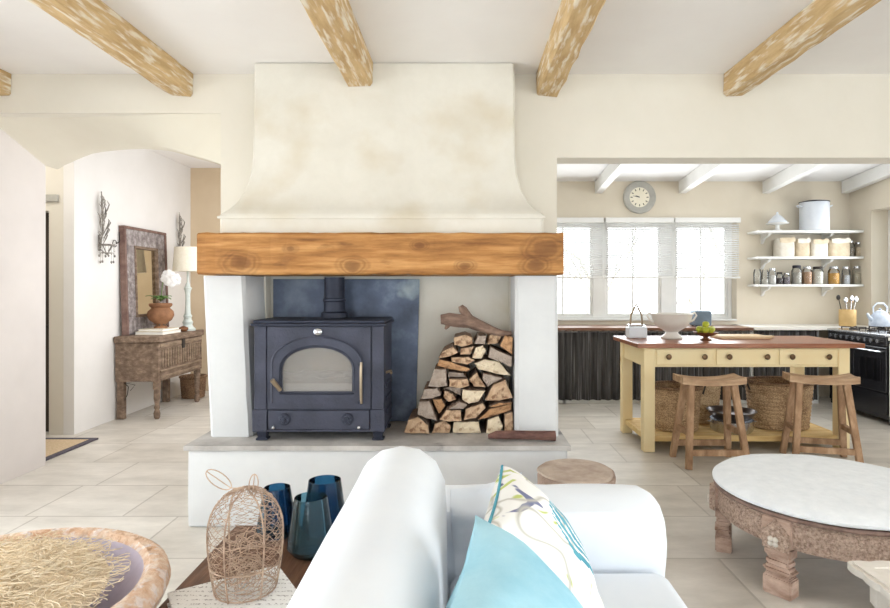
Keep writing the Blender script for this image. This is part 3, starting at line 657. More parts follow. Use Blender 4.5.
# ------------------------------------------------------------------ firewood
cp = lambda x, y: (390+x/3.378, 290+y/3.378)
logs = [
 ([(45,485),(60,442),(92,430),(128,460),(133,489)],'a'), ([(140,491),(150,458),(185,446),(206,470),(200,491)],'a'),
 ([(212,491),(215,452),(300,452),(308,490)],'b'), ([(325,491),(332,445),(368,432),(384,465),(372,491)],'b'),
 ([(388,491),(390,425),(417,418),(419,491)],'a'), ([(92,420),(98,378),(132,376),(160,444),(112,430)],'c'),
 ([(168,440),(190,407),(238,407),(242,445),(200,446)],'a'), ([(248,444),(256,406),(312,386),(324,402),(290,438)],'a'),
 ([(296,446),(340,408),(414,388),(412,412),(350,432)],'d'), ([(142,374),(174,374),(186,398),(165,425)],'d'),
 ([(104,370),(113,338),(160,333),(172,358),(140,368)],'c'), ([(180,366),(184,344),(212,356),(224,376),(196,384)],'a'),
 ([(198,403),(236,380),(262,388),(250,402)],'c'), ([(244,372),(246,338),(322,342),(300,378),(266,386)],'b'),
 ([(322,376),(350,322),(392,306),(416,368),(370,378)],'a'), ([(128,326),(150,268),(188,268),(194,324),(160,330)],'c'),
 ([(200,328),(200,302),(262,302),(268,324),(240,332)],'a'), ([(268,306),(294,282),(326,334),(284,332)],'a'),
 ([(158,260),(165,238),(208,248),(272,272),(262,280),(200,272)],'d'), ([(285,252),(320,238),(370,245),(412,294),(360,288),(300,272)],'b'),
 ([(208,246),(206,232),(268,229),(288,241),(262,256)],'a'), ([(236,222),(240,202),(286,192),(272,222)],'a'),
 ([(278,232),(290,196),(315,188),(326,206),(310,234)],'b'), ([(332,228),(340,192),(414,226),(410,262),(370,242)],'c'),
 ([(162,234),(177,210),(212,192),(230,214),(204,226)],'a'), ([(216,188),(216,162),(255,152),(278,162),(280,184),(242,194)],'a'),
 ([(286,184),(298,154),(326,157),(322,186)],'c'), ([(330,188),(338,154),(384,152),(366,184)],'a'),
 ([(372,190),(390,154),(417,162),(415,220)],'d'), ([(194,298),(198,281),(248,286),(256,298)],'c'),
 ([(330,330),(312,302),(318,284),(382,300),(350,316)],'c'), ([(178,338),(200,332),(240,336),(240,364),(214,350)],'c'),
 ([(336,398),(370,384),(414,384),(370,394)],'d'),
]
matn = {'a':'logend','b':'logend2','c':'logend3','d':'logend4'}
desc = {'a':'tan split firewood log','b':'pale cream split firewood log','c':'grey weathered split firewood log','d':'orange-brown split firewood log'}
def where(cx, cy):
    row = 'in the bottom row' if cy > 455 else 'low down' if cy > 395 else 'below the middle' if cy > 330 else 'in the middle' if cy > 270 else 'above the middle' if cy > 215 else 'at the top'
    f = (cx-45)/375
    col = 'at the far left edge' if f < .2 else 'left of centre' if f < .42 else 'near the centre' if f < .6 else 'right of centre' if f < .8 else 'against the right pillar'
    return row, col
seen = {}
for poly, kd in logs:
    Z = 3.655 + R.uniform(0,.07)
    cx = sum(p[0] for p in poly)/len(poly); cy = sum(p[1] for p in poly)/len(poly)
    w3 = []
    for p in poly:
        q_ = (cx+(p[0]-cx)*1.0, cy+(p[1]-cy)*1.0); a = at(*cp(*q_), 3.66); w3.append((a.x, max(a.z,.472)))
    # densify the outline
    pts = []
    for i in range(len(w3)):
        a, b_ = w3[i], w3[(i+1)%len(w3)]
        for f in (0,.33,.66):
            j = 0 if f == 0 else R.uniform(-.003,.002)
            pts.append((a[0]+(b_[0]-a[0])*f+j, max(.472, a[1]+(b_[1]-a[1])*f+j)))
    c0 = (sum(p[0] for p in pts)/len(pts), sum(p[1] for p in pts)/len(pts))
    m = MB(); rings = []
    Ln = min(.34, 4.03-Z)
    for f, sc_ in ((0,.93),(.025,1),(.5,.985),(1,.93)):
        rings.append([m.bm.verts.new((c0[0]+(p[0]-c0[0])*sc_, Z+Ln*f+(R.uniform(-.004,.004) if f < .5 else 0), c0[1]+(p[1]-c0[1])*sc_)) for p in pts])
    cap = m.bm.verts.new((c0[0],Z-.004,c0[1]))
    n = len(pts)
    for k in range(n): m.bm.faces.new((rings[0][k],rings[0][(k+1)%n],cap))
    for a, b_ in zip(rings,rings[1:]):
        for k in range(n): m.bm.faces.new((a[k],a[(k+1)%n],b_[(k+1)%n],b_[k])).material_index = 0 if a is rings[0] else 1
    m.bm.faces.new(rings[-1]).material_index = 1
    o = m.build('firewood_log', [matn[kd],'logbark'], origin=(c0[0],Z,min(p[1] for p in pts)))
    row, col = where(cx, cy); lab = '%s %s, %s' % (desc[kd], row, col)
    seen.setdefault(lab, []).append((cy, cx, o))
    tag(o, lab, 'firewood', 'split logs stacked beside the stove')
for lab, l in seen.items():
    if len(l) == 2:
        l.sort(key=lambda t: t[0])
        if abs(l[0][0]-l[1][0]) > 6: l[0][2]['label'] = lab+', upper of two'; l[1][2]['label'] = lab+', lower of two'
        else:
            l.sort(key=lambda t: t[1]); l[0][2]['label'] = lab+', left of two'; l[1][2]['label'] = lab+', right of two'
    elif len(l) > 2:
        l.sort(key=lambda t: t[0])
        for w_, q_ in zip(('topmost','second down','third down','fourth down','lowest'), l): q_[2]['label'] = lab+', '+w_
b_ = lambda x,y,dz=0: at(*cp(x,y),3.72+dz)
m = MB().tube([b_(412,146),b_(380,148),b_(345,138),b_(305,122),b_(270,108),b_(235,104),b_(200,98),b_(172,98)],[.012,.022,.026,.034,.044,.046,.042,.03],9)
m.tube([b_(275,112),b_(262,88),b_(246,66),b_(238,54)],[.035,.028,.024,.014],8)
m.tube([b_(200,104),b_(192,122),b_(186,132)],[.026,.016,.006],7)
m.tube([b_(290,112),b_(320,128),b_(360,152)],[.02,.014,.01],7)
m.jitter(.008,22); tag(m.build('driftwood_branch','drift',smooth=True,origin=b_(300,145)),'forked grey-brown driftwood branch lying on top of the firewood pile','branch')
dl = lambda x,y: at(*cp(x,y),3.53)
m = MB().tube([(.155,3.53,.497),(.2,3.53,.505),(.3,3.53,.507),(.42,3.525,.505),(.55,3.52,.502)],[.012,.024,.026,.026,.030],9).jitter(.004,25)
tag(m.build('dark_branch_log','darklog',smooth=True,origin=(.35,3.53,.472)),'dark reddish branch lying on the hearth edge before the right pillar','firewood')

# ------------------------------------------------------------------ stump stool
m = MB().lathe([(.185,0),(.19,.06),(.186,.2),(.192,.36),(.197,.425),(.192,.44)],(.58,3.03,0),40,wob=.12); 
so = thing('stump_stool',(.58,3.03,0),'round rough tree-stump stool behind the sofa arm','stool')
m.build('bark','bark',so,True)
m = MB().lathe([(.192,.441),(.188,.452),(.1,.455),(.001,.456)],(.58,3.03,0),40,wob=.12); m.build('cut_top','stump',so,True)

# ------------------------------------------------------------------ sofa
sf = thing('sofa',(.2,1.1,0),'white slipcovered sofa seen from behind its low back','sofa')
def soft(x0,x1,y0,y1,z0,z1,bev,name,seg=5,cuts=1,am=.012,mat='slip'):
    m = MB().box(x0,x1,y0,y1,z0,z1,bev,seg)
    m.jitter(am,3.5); return m.build(name,mat,sf,True)
m = MB(); secs = []      # rounded back, extruded along y
prof = [(-.315,.03),(-.318,.35),(-.322,.6),(-.318,.75),(-.295,.83),(-.25,.865),(-.19,.878),(-.13,.868),(-.08,.83),(-.052,.77),(-.045,.68),(-.04,.5),(-.04,.3),(-.04,.03)]
ys = [.1,.14]+[.2+.1*i for i in range(17)]+[1.88,1.925,1.95,1.962]
for y in ys:
    e = max(0,(y-1.84)/.122); s_ = math.sqrt(max(0,1-e*e))*.35+.65 if e > 0 else 1
    ring = []
    for x, zz in prof:
        cxm = -.18
        ring.append(m.bm.verts.new((cxm+(x-cxm)*(1 if e == 0 else .6+.4*math.sqrt(max(0,1-e*e))) + .006*mnoise.noise(Vector((x*3,y*3,zz*3))), y, zz - (zz*.06*(1-math.sqrt(max(0,1-e*e))) if e > 0 else 0) + .006*mnoise.noise(Vector((x*2,y*2.5,7))))))
    secs.append(ring)
for a, b2 in zip(secs,secs[1:]):
    for k in range(len(prof)): m.bm.faces.new((a[k],a[(k+1)%len(prof)],b2[(k+1)%len(prof)],b2[k]))
m.bm.faces.new(secs[0]); m.bm.faces.new(secs[-1])
m.build('backrest','slip',sf,True)
def arm(y0,y1):
    m = MB(); secs = []; yc = (y0+y1)/2; w = (y1-y0)/2
    prof = [(-w*.8,.03),(-w*.8,.45),(-w*.95,.52),(-w,.575),(-w*.85,.63),(-w*.45,.66),(0,.668),(w*.45,.66),(w*.85,.63),(w,.575),(w*.9,.5),(w*.85,.4),(w*.85,.03)]
    xs = [-.30,-.1,.0,.1,.2,.3,.4,.5,.58,.63,.66,.675,.684]
    for x in xs:
        e = max(0,(x-.60)/.084); q_ = math.sqrt(max(0,1-e*e)) if e > 0 else 1
        secs.append([m.bm.verts.new((x,yc+p[0]*(.7+.3*q_)+.008*mnoise.noise(Vector((x*4,p[0]*5,p[1]*4))),p[1]*(.9+.1*q_)+.008*mnoise.noise(Vector((x*5,3,p[0]*6))))) for p in prof])
    for a, b2 in zip(secs,secs[1:]):
        for k in range(len(prof)): m.bm.faces.new((a[k],a[(k+1)%len(prof)],b2[(k+1)%len(prof)],b2[k]))
    m.bm.faces.new(secs[0]); m.bm.faces.new(secs[-1])
    m.build('armrest','slip',sf,True)
arm(1.96,2.24); arm(-.08,.2)
soft(-.04,.675,.2,1.97,.30,.45,.05,'seat_cushion',6)
soft(-.02,.665,.2,1.965,.03,.30,.02,'skirt',3)

def pillow(name, c, u, v, half, th, mat, clampz=None, trim=None, label=None, pinch=.10, n=22, wr=.01, clampx=None, fm=None):
    c, u, v = Vector(c), Vector(u).normalized(), Vector(v); v = (v-u*v.dot(u)).normalized(); w = u.cross(v).normalized()
    t_ = thing(name, (c.x,c.y,max(clampz or 0, c.z-half)), label, 'cushion')
    def pt(a, b2, s_):
        k = 1 - pinch*(1-abs(a)**2)*(abs(b2)**2) ; k2 = 1 - pinch*(1-abs(b2)**2)*(abs(a)**2)
        h = th*((1-a*a)*(1-b2*b2))**.42
        p = c + u*(a*half*k2) + v*(b2*half*k) + w*(s_*h)
        if h > 1e-6: p += w*(wr*mnoise.noise(p*9)) + w*(wr*1.2*mnoise.noise(Vector((p.x*4,p.z*14,p.y*4))))*min(1,h/.03)
        if clampz is not None and p.z < clampz: p.z = clampz + (p.z-clampz)*.02
        if clampx is not None and p.x < clampx: p.x = clampx + (p.x-clampx)*.05
        return p
    m = MB(); G = {}
    for s_ in (1,-1):
        for i in range(n+1):
            for j in range(n+1):
                a, b2 = -1+2*i/n, -1+2*j/n
                edge = i in (0,n) or j in (0,n)
                if edge and s_ == -1: G[s_,i,j] = G[1,i,j]
                else: G[s_,i,j] = m.bm.verts.new(pt(a,b2,s_))
        for i in range(n):
            for j in range(n):
                try:
                    fc_ = m.bm.faces.new((G[s_,i,j],G[s_,i+1,j],G[s_,i+1,j+1],G[s_,i,j+1]))
                    if fm: fc_.material_index = fm(-1+2*(i+.5)/n, -1+2*(j+.5)/n, s_)
                except ValueError: pass
    m.build('cushion_cover', mat, t_, True)
    if trim:
        k = 14; loop = []
        for a, b2, da, db in ((-1,-1,1,0),(1,-1,0,1),(1,1,-1,0),(-1,1,0,-1)):
            for i in range(k): loop.append(pt(a+2*da*i/k, b2+2*db*i/k, 0))
        MB().tube(loop,.0045,6,closed=True).build('piping',trim,t_,True)
    return t_
# turquoise cushion leaning on the backrest
ap = at(478,518,1.27); u = Vector((.66,-.1,-.74)); v = Vector((-.23,-.97,-.03)); hf = .245
pillow('turquoise_cushion', ap+(u.normalized()+v.normalized())*hf, u, v, hf, .105, 'turq', clampz=.458, label='plain turquoise velvet cushion leaning on the sofa back', clampx=-.03, wr=.012, pinch=.11)
ap = at(502,466,1.80); u = Vector((.54,-.06,-.84)); v = Vector((-.14,-.98,-.02)); hf = .228
def frond(a, b2, s_):
    if s_ > 0: return 0
    f = (a+.55)/1.45                      # position along the palm frond
    if not 0 < f < 1: return 0
    c_ = -.20+.10*f-.15*f*f; d_ = (b2-c_)/(.42*math.sin(PI*(f*.85+.12))+.02)
    if abs(d_) > 1: return 0
    return 1 if (math.sin(f*9+d_*13) > -.35) else 0
pillow('floral_cushion', ap+(u.normalized()+v.normalized())*hf, u, v, hf, .11, ['floral','teal'], clampz=.459, trim='teal', label='white cushion with leafy print and teal piping, near the sofa arm', clampx=-.03, pinch=.04, n=64, fm=frond)
pillow('white_cushion', (.085,1.895,.625), (1,.04,.2), (-.2,.10,1), .135, .035, 'slip', clampz=.46, label='crumpled white cushion wedged between sofa back and floral cushion', wr=.035, clampx=-.035)

# ------------------------------------------------------------------ console behind the sofa
co = thing('console_table',(-.53,1.2,0),'dark walnut console table along the back of the sofa','table')
MB().box(-.735,-.335,.35,1.95,.572,.6,.004,1).build('tabletop','walnut',co)
MB().box(-.70,-.37,.4,1.9,.49,.571,.003,1).build('apron','walnutside',co)
for x in (-.70,-.41):
    for y in (.4,1.86): MB().bar((x+.02,y+.02,.49),(x+.02,y+.02,0),.045,.045,.03,.03).build('leg','walnutside',co)
# handwritten book
a0, a1 = at(167,593,1.456), at(278,565,1.603); a0.z = a1.z = 0; e1 = (a1-a0); L1 = e1.length; e1.normalize(); e2 = Vector((e1.y,-e1.x,0)) 
cen = (a0+a1)/2 + e2*.14 
bk = thing('journal_book',(cen.x,cen.y,.601),'white book with handwritten cover under the wire cloche','book')
ang = math.atan2(e1.y,e1.x); rm = (Vector((cen.x,cen.y,.6)), Matrix.Rotation(ang,3,'Z'))
MB().box(cen.x-L1/2,cen.x+L1/2,cen.y-.14,cen.y+.14,.627,.631,.001,1,rot=rm).build('front_cover','script',bk)
MB().box(cen.x-L1/2+.004,cen.x+L1/2-.004,cen.y-.137,cen.y+.134,.605,.627,rot=rm).build('pages','paper',bk)
MB().box(cen.x-L1/2,cen.x+L1/2,cen.y-.14,cen.y+.14,.601,.605,rot=rm).build('back_cover','script',bk)
# wire cloche
wc = thing('wire_cloche',(-.53,1.47,.633),'rusty wire cloche shaped like a fruit with wire leaves, on the book','wire ornament')
wx, wy, wz = -.53,1.47,.633
rad = lambda f: .088*math.sin(min(1,(f*.9+.28))*PI*.5+0) if f < .5 else .088*math.cos(((f-.5)/.5)**1.5*PI*.5)**.62 if f < 1 else 0.004
HW = .25
def rad(f):
    if f < .55: return .072+.016*math.sin(f/.55*PI/2)
    g = (f-.55)/.45; return max(.004,.088*math.sqrt(max(0,1-g**2.2)))
m = MB()
for k in range(6):
    a = k*PI/3+.3
    m.tube([(wx+rad(i/12)*math.cos(a),wy+rad(i/12)*math.sin(a),wz+HW*i/12) for i in range(13)],.0022,5)
for f in (.0,.26): m.tube([(wx+rad(f)*math.cos(2*PI*k/24),wy+rad(f)*math.sin(2*PI*k/24),wz+.003+HW*f) for k in range(24)],.002,5,closed=True)
m.build('rib','wire',wc,True)
m = MB(); nk, nr = 14, 12
for s_ in (1,-1):   # chicken-wire net
    for k in range(nk):
        pts = []
        for i in range(nr*2+1):
            f = i/(nr*2); a = 2*PI*k/nk + s_*(.13 if i % 2 else 0)*3 + R.uniform(-.06,.06)*1 + s_*f*.9; rr = rad(f)*1.0+R.uniform(-.002,.002)
            pts.append((wx+rr*math.cos(a),wy+rr*math.sin(a),wz+.004+(HW-.004)*f))
        m.tube(pts,.0011,4,caps=False)
m.build('netting','wire',wc)
m = MB()
for i in range(60):   # tangled nest of twigs inside
    a = R.uniform(0,2*PI); r0 = R.uniform(.01,.06); zz = wz+R.uniform(.006,.13); d = R.uniform(.5,1.7)
    pts = [(wx+r0*math.cos(a+d*q_),wy+r0*math.sin(a+d*q_),zz+.05*math.sin(q_*2+i)*.4) for q_ in (0,.4,.8,1.2,1.6)]
    m.tube([(p[0],p[1],max(p[2],wz+.004)) for p in pts],.0013,4,caps=False)
tag(m.build('twig_tangle','wire',wc),None,None,kind='stuff')
for (ox, oz, L_, wd, tx, tz) in ((-.012,HW-.014,.072,.017,-.80,.55),(.02,HW-.018,.052,.011,.1,.98)):
    d = Vector((tx,0,tz)).normalized(); n_ = Vector((-d.z,0,d.x)); b0 = Vector((wx+ox,wy-.01,wz+oz))
    if tx < 0: b0 += d*.025
    m = MB().tube([b0+d*L_*(1-math.cos(q_*2*PI/20))/2+n_*wd*math.sin(q_*2*PI/20) for q_ in range(20)],.0015,5,closed=True)
    m.tube([Vector((wx+ox*.3,wy,wz+HW-.004)),b0,b0+d*L_*.5,b0+d*L_],.0014,5)
    m.build('wire_leaf','wire',wc,True)
# blue glasses
def tumbler(x,y,rb,rm_,rt,h,mat,lab):
    t_ = thing('blue_glass_vase',(x,y,.601),lab,'vase','blue glass vases on the console')
    w = .004
    MB().lathe([(.001,0),(rb*.8,0),(rb,.008),(rm_,h*.16),(rt,h),(rt-w*.7,h+.001),(rm_-w,h*.17),(rb-w,.02),(.001,.018)],(x,y,.601),36).build('glass_body',mat,t_,True)
    return t_
g = at(311,548,1.74)
tumbler(-.437,1.735,.055,.068,.047,.165,'tealglass','clear teal glass vase nearest, in front of two darker blue ones')
tumbler(-.43,1.88,.056,.07,.05,.168,'blueglass','deep blue glass vase on the right, touching the sofa back')
tumbler(-.575,1.865,.05,.062,.040,.150,'blueglass','deep blue glass vase on the left, beside the wire cloche')

# ------------------------------------------------------------------ bowl of straw
bx_, by_, bz_ = -1.06,1.32,.52
ped = thing('round_pedestal',(bx_,by_,0),'round wooden pedestal carrying the large straw bowl','pedestal')
MB().lathe([(.2,0),(.2,.03),(.12,.06),(.1,.3),(.12,.46),(.19,.48),(.19,.518)],(bx_,by_,0),28).build('turned_column','walnutside',ped,True)
bo = thing('straw_bowl',(bx_,by_,bz_),'large shallow mottled orange stone bowl filled with straw','bowl')
MB().lathe([(.001,.002),(.17,.002),(.24,.03),(.32,.08),(.366,.12),(.378,.148),(.372,.17),(.355,.182),(.332,.182),(.318,.17)],(bx_,by_,bz_),64,caps=False).build('bowl_body','bowl',bo,True)
MB().lathe([(.318,.170),(.30,.14),(.25,.09),(.15,.055),(.001,.05)],(bx_,by_,bz_),64,caps=False).build('bowl_lining','bowlin',bo,True)
m = MB(); mm = []
t = bmesh.new(); bmesh.ops.create_uvsphere(t,u_segments=30,v_segments=14,radius=1)
for v_ in t.verts: v_.co = Vector((bx_-.012+v_.co.x*.262,by_-.01+v_.co.y*.262,bz_+.165+max(-.02,v_.co.z*.055)+.012*mnoise.noise(v_.co*5)))
m.add(t)
for i in range(3000):
    a = R.uniform(0,2*PI); r0 = .268*math.sqrt(R.random()); zz = bz_+.162+.055*math.sqrt(max(0,1-(r0/.27)**2))
    p = Vector((bx_-.008+r0*math.cos(a),by_-.01+r0*math.sin(a),zz+R.uniform(-.005,.015))); dr_ = R.uniform(0,2*PI); cv = R.uniform(-22,22); L_ = R.uniform(.03,.08); pts = [p]
    for q_ in range(5):
        p = p+Vector((math.cos(dr_),math.sin(dr_),R.uniform(-.25,.25)))*L_/5; dr_ += cv*L_/2
        d_ = Vector((p.x-bx_,p.y-by_)); 
        if d_.length > .29: p.x = bx_+d_.x*.29/d_.length; p.y = by_+d_.y*.29/d_.length
        pts.append(Vector((p.x,p.y,max(p.z,bz_+.14))))
    m.tube(pts,.0010,3,caps=False)
so_ = tag(m.build('straw_filling','straw',origin=(bx_,by_,bz_+.1)),'curly golden straw heaped in the large stone bowl','straw',kind='stuff')

# ------------------------------------------------------------------ round carved ottoman table
tx, ty, tr = 1.81,2.965,.53
rt = thing('carved_round_table',(tx,ty,0),'low round carved wooden table with a white plush padded top','table')
MB().lathe([(.001,.37),(tr-.03,.37),(tr-.002,.382),(tr,.395),(tr-.02,.412),(tr-.1,.424),(.25,.43),(.001,.432)],(tx,ty,0),72).jitter(.003,6).build('padded_top','plush',rt,True)
MB().lathe([(.3,.352),(tr-.012,.352),(tr-.006,.362),(tr-.012,.37),(.3,.37)],(tx,ty,0),72).build('rim','rim',rt,True)
m = MB()
m.lathe([(tr-.06,.352),(tr-.03,.352),(tr-.022,.34),(tr-.03,.33),(tr-.024,.32),(tr-.024,.262),(tr-.03,.25),(tr-.022,.242),(tr-.03,.225),(tr-.06,.225),(tr-.06,.352)],(tx,ty,0),72,caps=False)
m.build('carved_apron','carved',rt,True)
mats_ = 0
for k in range(6):
    a = math.radians(216+60*k); dv = Vector((math.cos(a),math.sin(a),0)); sv = Vector((-dv.y,dv.x,0)); c0 = Vector((tx,ty,0))+dv*(tr-.05)
    rm = Matrix((sv,dv,Vector((0,0,1)))).transposed()
    def lb(m, w, d0, d1, z0, z1, bev=.004):
        t = bmesh.new(); bmesh.ops.create_cube(t,size=1)
        for v_ in t.verts: v_.co = Vector((v_.co.x*w, d0+(v_.co.y+.5)*(d1-d0), z0+(v_.co.z+.5)*(z1-z0)))
        if bev: bmesh.ops.bevel(t,geom=t.edges[:],offset=bev,segments=2,affect='EDGES')
        for v_ in t.verts: v_.co = c0 + rm @ v_.co
        m.add(t)
    m = MB(); lb(m,.132,-.05,.035,.225,.35); lb(m,.118,-.045,.034,.165,.226,.012); lb(m,.105,-.04,.03,.13,.166,.01); lb(m,.132,-.045,.036,.095,.131,.014); lb(m,.108,-.04,.03,.085,.096); lb(m,.126,-.045,.034,.0,.086,.006)
    lg = m.build('leg','carvedplain',rt)
    t = bmesh.new()      # pointed house-shaped carving
    out = [(-.058,.21),(.058,.21),(.058,.29),(0,.345),(-.058,.29)]
    vs = [t.verts.new(c0+rm@Vector((p[0],.036,p[1]))) for p in out]; vs2 = [t.verts.new(c0+rm@Vector((p[0]*.84,.062,.27+(p[1]-.27)*.86))) for p in out]
    t.faces.new(vs2); t.faces.new(vs[::-1])
    for i in range(5): t.faces.new((vs[i],vs[(i+1)%5],vs2[(i+1)%5],vs2[i]))
    bmesh.ops.recalc_face_normals(t,faces=t.faces[:]); m = MB(); m.add(t); m.build('pointed_carving','carved',lg)
    m = MB()
    for sx_, sz_ in ((-.011,.262),(.011,.262),(-.011,.242),(.011,.242)):
        m.ball(c0+rm@Vector((sx_,.062,sz_)),.0125,2,(1,1,1))
    m.build('rosette','carvewhite',lg,True)

# white carved side table, bottom right
wt = thing('white_carved_table',(1.55,1.6,0),'white carved low side table at the lower right edge','table')
m = MB(); pts = []
X0,X1,Y0,Y1 = 1.275,1.95,1.2,1.985
def scal(a,b2,nx,ny,n):
    for i in range(n*6):
        f = i/(n*6); e = .008*abs(math.sin(f*n*PI))
        pts.append((a[0]+(b2[0]-a[0])*f+nx*e, a[1]+(b2[1]-a[1])*f+ny*e))
scal((X0,Y0),(X1,Y0),0,-1,9); scal((X1,Y0),(X1,Y1),1,0,10); scal((X1,Y1),(X0,Y1),0,1,9); scal((X0,Y1),(X0,Y0),-1,0,10)
MB().plate(pts,[],.443,.465,'xy').build('tabletop','carvewhite',wt)
MB().plate(rect(X0+.01,X1-.01,Y0+.01,Y1-.01),[rect(X0+.05,X1-.05,Y0+.05,Y1-.05)],.465,.47,'xy').build('raised_border','carvewhite',wt)
ap_ = MB()
for (a,b2) in (((X0+.05,Y0+.05),(X1-.05,Y0+.05)),((X0+.05,Y1-.05),(X1-.05,Y1-.05)),((X0+.05,Y0+.05),(X0+.05,Y1-.05)),((X1-.05,Y0+.05),(X1-.05,Y1-.05))):
    ap_.bar((a[0],a[1],.40),(b2[0],b2[1],.40),.02,.084)
ap_.build('apron','carvewhite',wt)
for x in (X0+.07,X1-.07):
    for y in (Y0+.07,Y1-.07):
        MB().lathe([(.02,0),(.03,.02),(.022,.05),(.03,.12),(.022,.2),(.032,.28),(.02,.34),(.034,.36),(.034,.44)],(x,y,0),16).build('leg','carvewhite',wt,True)

# ------------------------------------------------------------------ kitchen island
IX0,IX1,IY0,IY1 = 1.455,3.335,4.96,5.78
isl = thing('kitchen_island',(2.4,5.35,0),'pale yellow kitchen island with dark oiled wooden top','kitchen island')
MB().box(IX0,IX1,IY0,IY1,.872,.91,.004,1).build('worktop','top',isl)
LX = ((1.515,1.61),(3.14,3.235)); LY = ((5.0,5.09),(5.66,5.75))
for lx in LX:
    for ly in LY: MB().box(lx[0],lx[1],ly[0],ly[1],0,.871,.005,1).build('leg','yellow',isl)
m = MB(); m.box(LX[0][1],LX[1][0],5.012,5.03,.71,.871,.002,1); m.box(LX[0][1],LX[1][0],5.72,5.74,.71,.871,.002,1)
m.box(1.53,1.55,LY[0][1],LY[1][0],.71,.871,.002,1); m.box(3.2,3.22,LY[0][1],LY[1][0],.71,.871,.002,1)
m.build('apron','yellow',isl)
for a, b2 in ((1.622,2.095),(2.12,2.62),(2.645,3.13)):
    dw = MB().box(a,b2,4.998,5.012,.728,.864,.004,1).build('drawer','yellow',isl)
    for f in (.2,.83):
        MB().lathe([(.012,0),(.01,.01),(.02,.016),(.024,.024),(.018,.032),(.001,.034)],(a+(b2-a)*f,4.998,.798),18,'y').build('knob','knob',dw,True)
m = MB(); m.box(1.53,3.22,5.02,5.045,.085,.132,.003,1); m.box(1.53,3.22,5.7,5.73,.085,.132,.003,1)
m.box(1.54,1.57,5.09,5.66,.085,.132,.003,1); m.box(3.19,3.21,5.09,5.66,.085,.132,.003,1)
m.build('lower_rail','shelfwood',isl)
m = MB()
for k in range(7): m.box(1.573,3.188,5.048+k*.0925,5.048+k*.0925+.088,.108,.131,.003,1)
m.build('slatted_shelf','shelfwood',isl)
# baskets and pans on the lower shelf
def basket(name,x,y,z0,rb,rt,h,mat,lab,rim='basketdark',sx=1.0,handles=True):
    t_ = thing(name,(x,y,z0),lab,'basket')
    m = MB(); n = 12; prof = [(.001,.004),(rb,.004)]
    for i in range(n*4+1):
        f = i/(n*4); prof.append((rb+(rt-rb)*f+.006*abs(math.sin(f*n*PI)),.004+h*f))
    prof += [(rt-.015,h),(rb-.012,.03),(.001,.028)]
    m.lathe(prof,(x,y,z0),40)
    for v_ in m.bm.verts: v_.co.x = x+(v_.co.x-x)*sx
    m.build('woven_body',mat,t_,True)
    m = MB().tube([(x+(rt)*sx*math.cos(2*PI*k/36),y+rt*math.sin(2*PI*k/36),z0+h+.004) for k in range(36)],.016,8,closed=True); m.build('rim',rim,t_,True)
    if handles:
        for s_ in (-1,1):
            m = MB().tube([(x+s_*(rt+.005)*sx,y-.06,z0+h-.06),(x+s_*(rt+.03)*sx,y-.055,z0+h+.02),(x+s_*(rt+.036)*sx,y,z0+h+.035),(x+s_*(rt+.03)*sx,y+.055,z0+h+.02),(x+s_*(rt+.005)*sx,y+.06,z0+h-.06)],.008,8); m.build('handle','iron',t_,True)
    return t_
ZS = .133
basket('wicker_basket',1.88,5.29,ZS,.185,.215,.37,'basket','tan wicker basket with dark rim at the left of the island shelf')
basket('wicker_basket',2.235,5.56,ZS,.12,.15,.37,'basketpale','small pale wicker basket behind the steel pans',handles=False,rim='basketpale')
basket('wicker_basket',2.83,5.36,ZS,.195,.225,.40,'basket','large golden wicker basket at the right of the island shelf',sx=1.25)
t_ = thing('roasting_pan',(2.335,5.22,ZS),'round steel roasting pan on the island shelf between the baskets','pan')
MB().lathe([(.001,0),(.155,0),(.172,.02),(.18,.1),(.186,.104),(.178,.105),(.168,.022),(.001,.008)],(2.335,5.20,ZS),40).build('pan_body','steel',t_,True)
for s_ in (-1,1): MB().tube([(2.335+s_*.178,5.17,ZS+.08),(2.335+s_*.205,5.18,ZS+.085),(2.335+s_*.205,5.22,ZS+.085),(2.335+s_*.178,5.23,ZS+.08)],.005,6).build('handle','steel',t_,True)
t_ = thing('steel_basin',(2.335,5.2,ZS+.106),'dark steel basin stacked on the round roasting pan','pan')
MB().lathe([(.001,0),(.14,0),(.17,.03),(.198,.07),(.204,.074),(.194,.074),(.165,.035),(.001,.006)],(2.335,5.2,ZS+.107),40).build('basin_body','darksteel',t_,True)

# island top items
IT = .911
t_ = thing('ceramic_colander',(2.07,5.48,IT),'large cream ceramic footed bowl with two handles on the island','bowl')
cxx, cyy = 1.905,5.45
t_.location = (cxx,cyy,IT)
MB().lathe([(.001,.001),(.095,.001),(.098,.014),(.08,.03),(.06,.045),(.055,.06),(.075,.075),(.13,.11),(.168,.17),(.178,.215),(.186,.222),(.182,.23),(.165,.22),(.155,.17),(.115,.115),(.001,.085)],(cxx,cyy,IT),40).build('bowl_body','ceramic',t_,True)
for s_ in (-1,1): MB().tube([(cxx+s_*.165,cyy,IT+.15),(cxx+s_*.2,cyy,IT+.17),(cxx+s_*.225,cyy,IT+.21),(cxx+s_*.21,cyy,IT+.235),(cxx+s_*.175,cyy,IT+.218)],.009,8).build('handle','ceramic',t_,True)
t_ = thing('lidded_caddy',(1.72,5.6,IT),'small white lidded caddy with brass loop handle at the island corner','caddy')
cxx, cyy = 1.612,5.55
t_.location = (cxx,cyy,IT)
MB().box(cxx-.085,cxx+.085,cyy-.06,cyy+.06,IT,IT+.1,.008).build('caddy_body','enamel',t_)
MB().box(cxx-.078,cxx+.078,cyy-.053,cyy+.053,IT+.1,IT+.125,.01).build('lid','jarglass',t_)
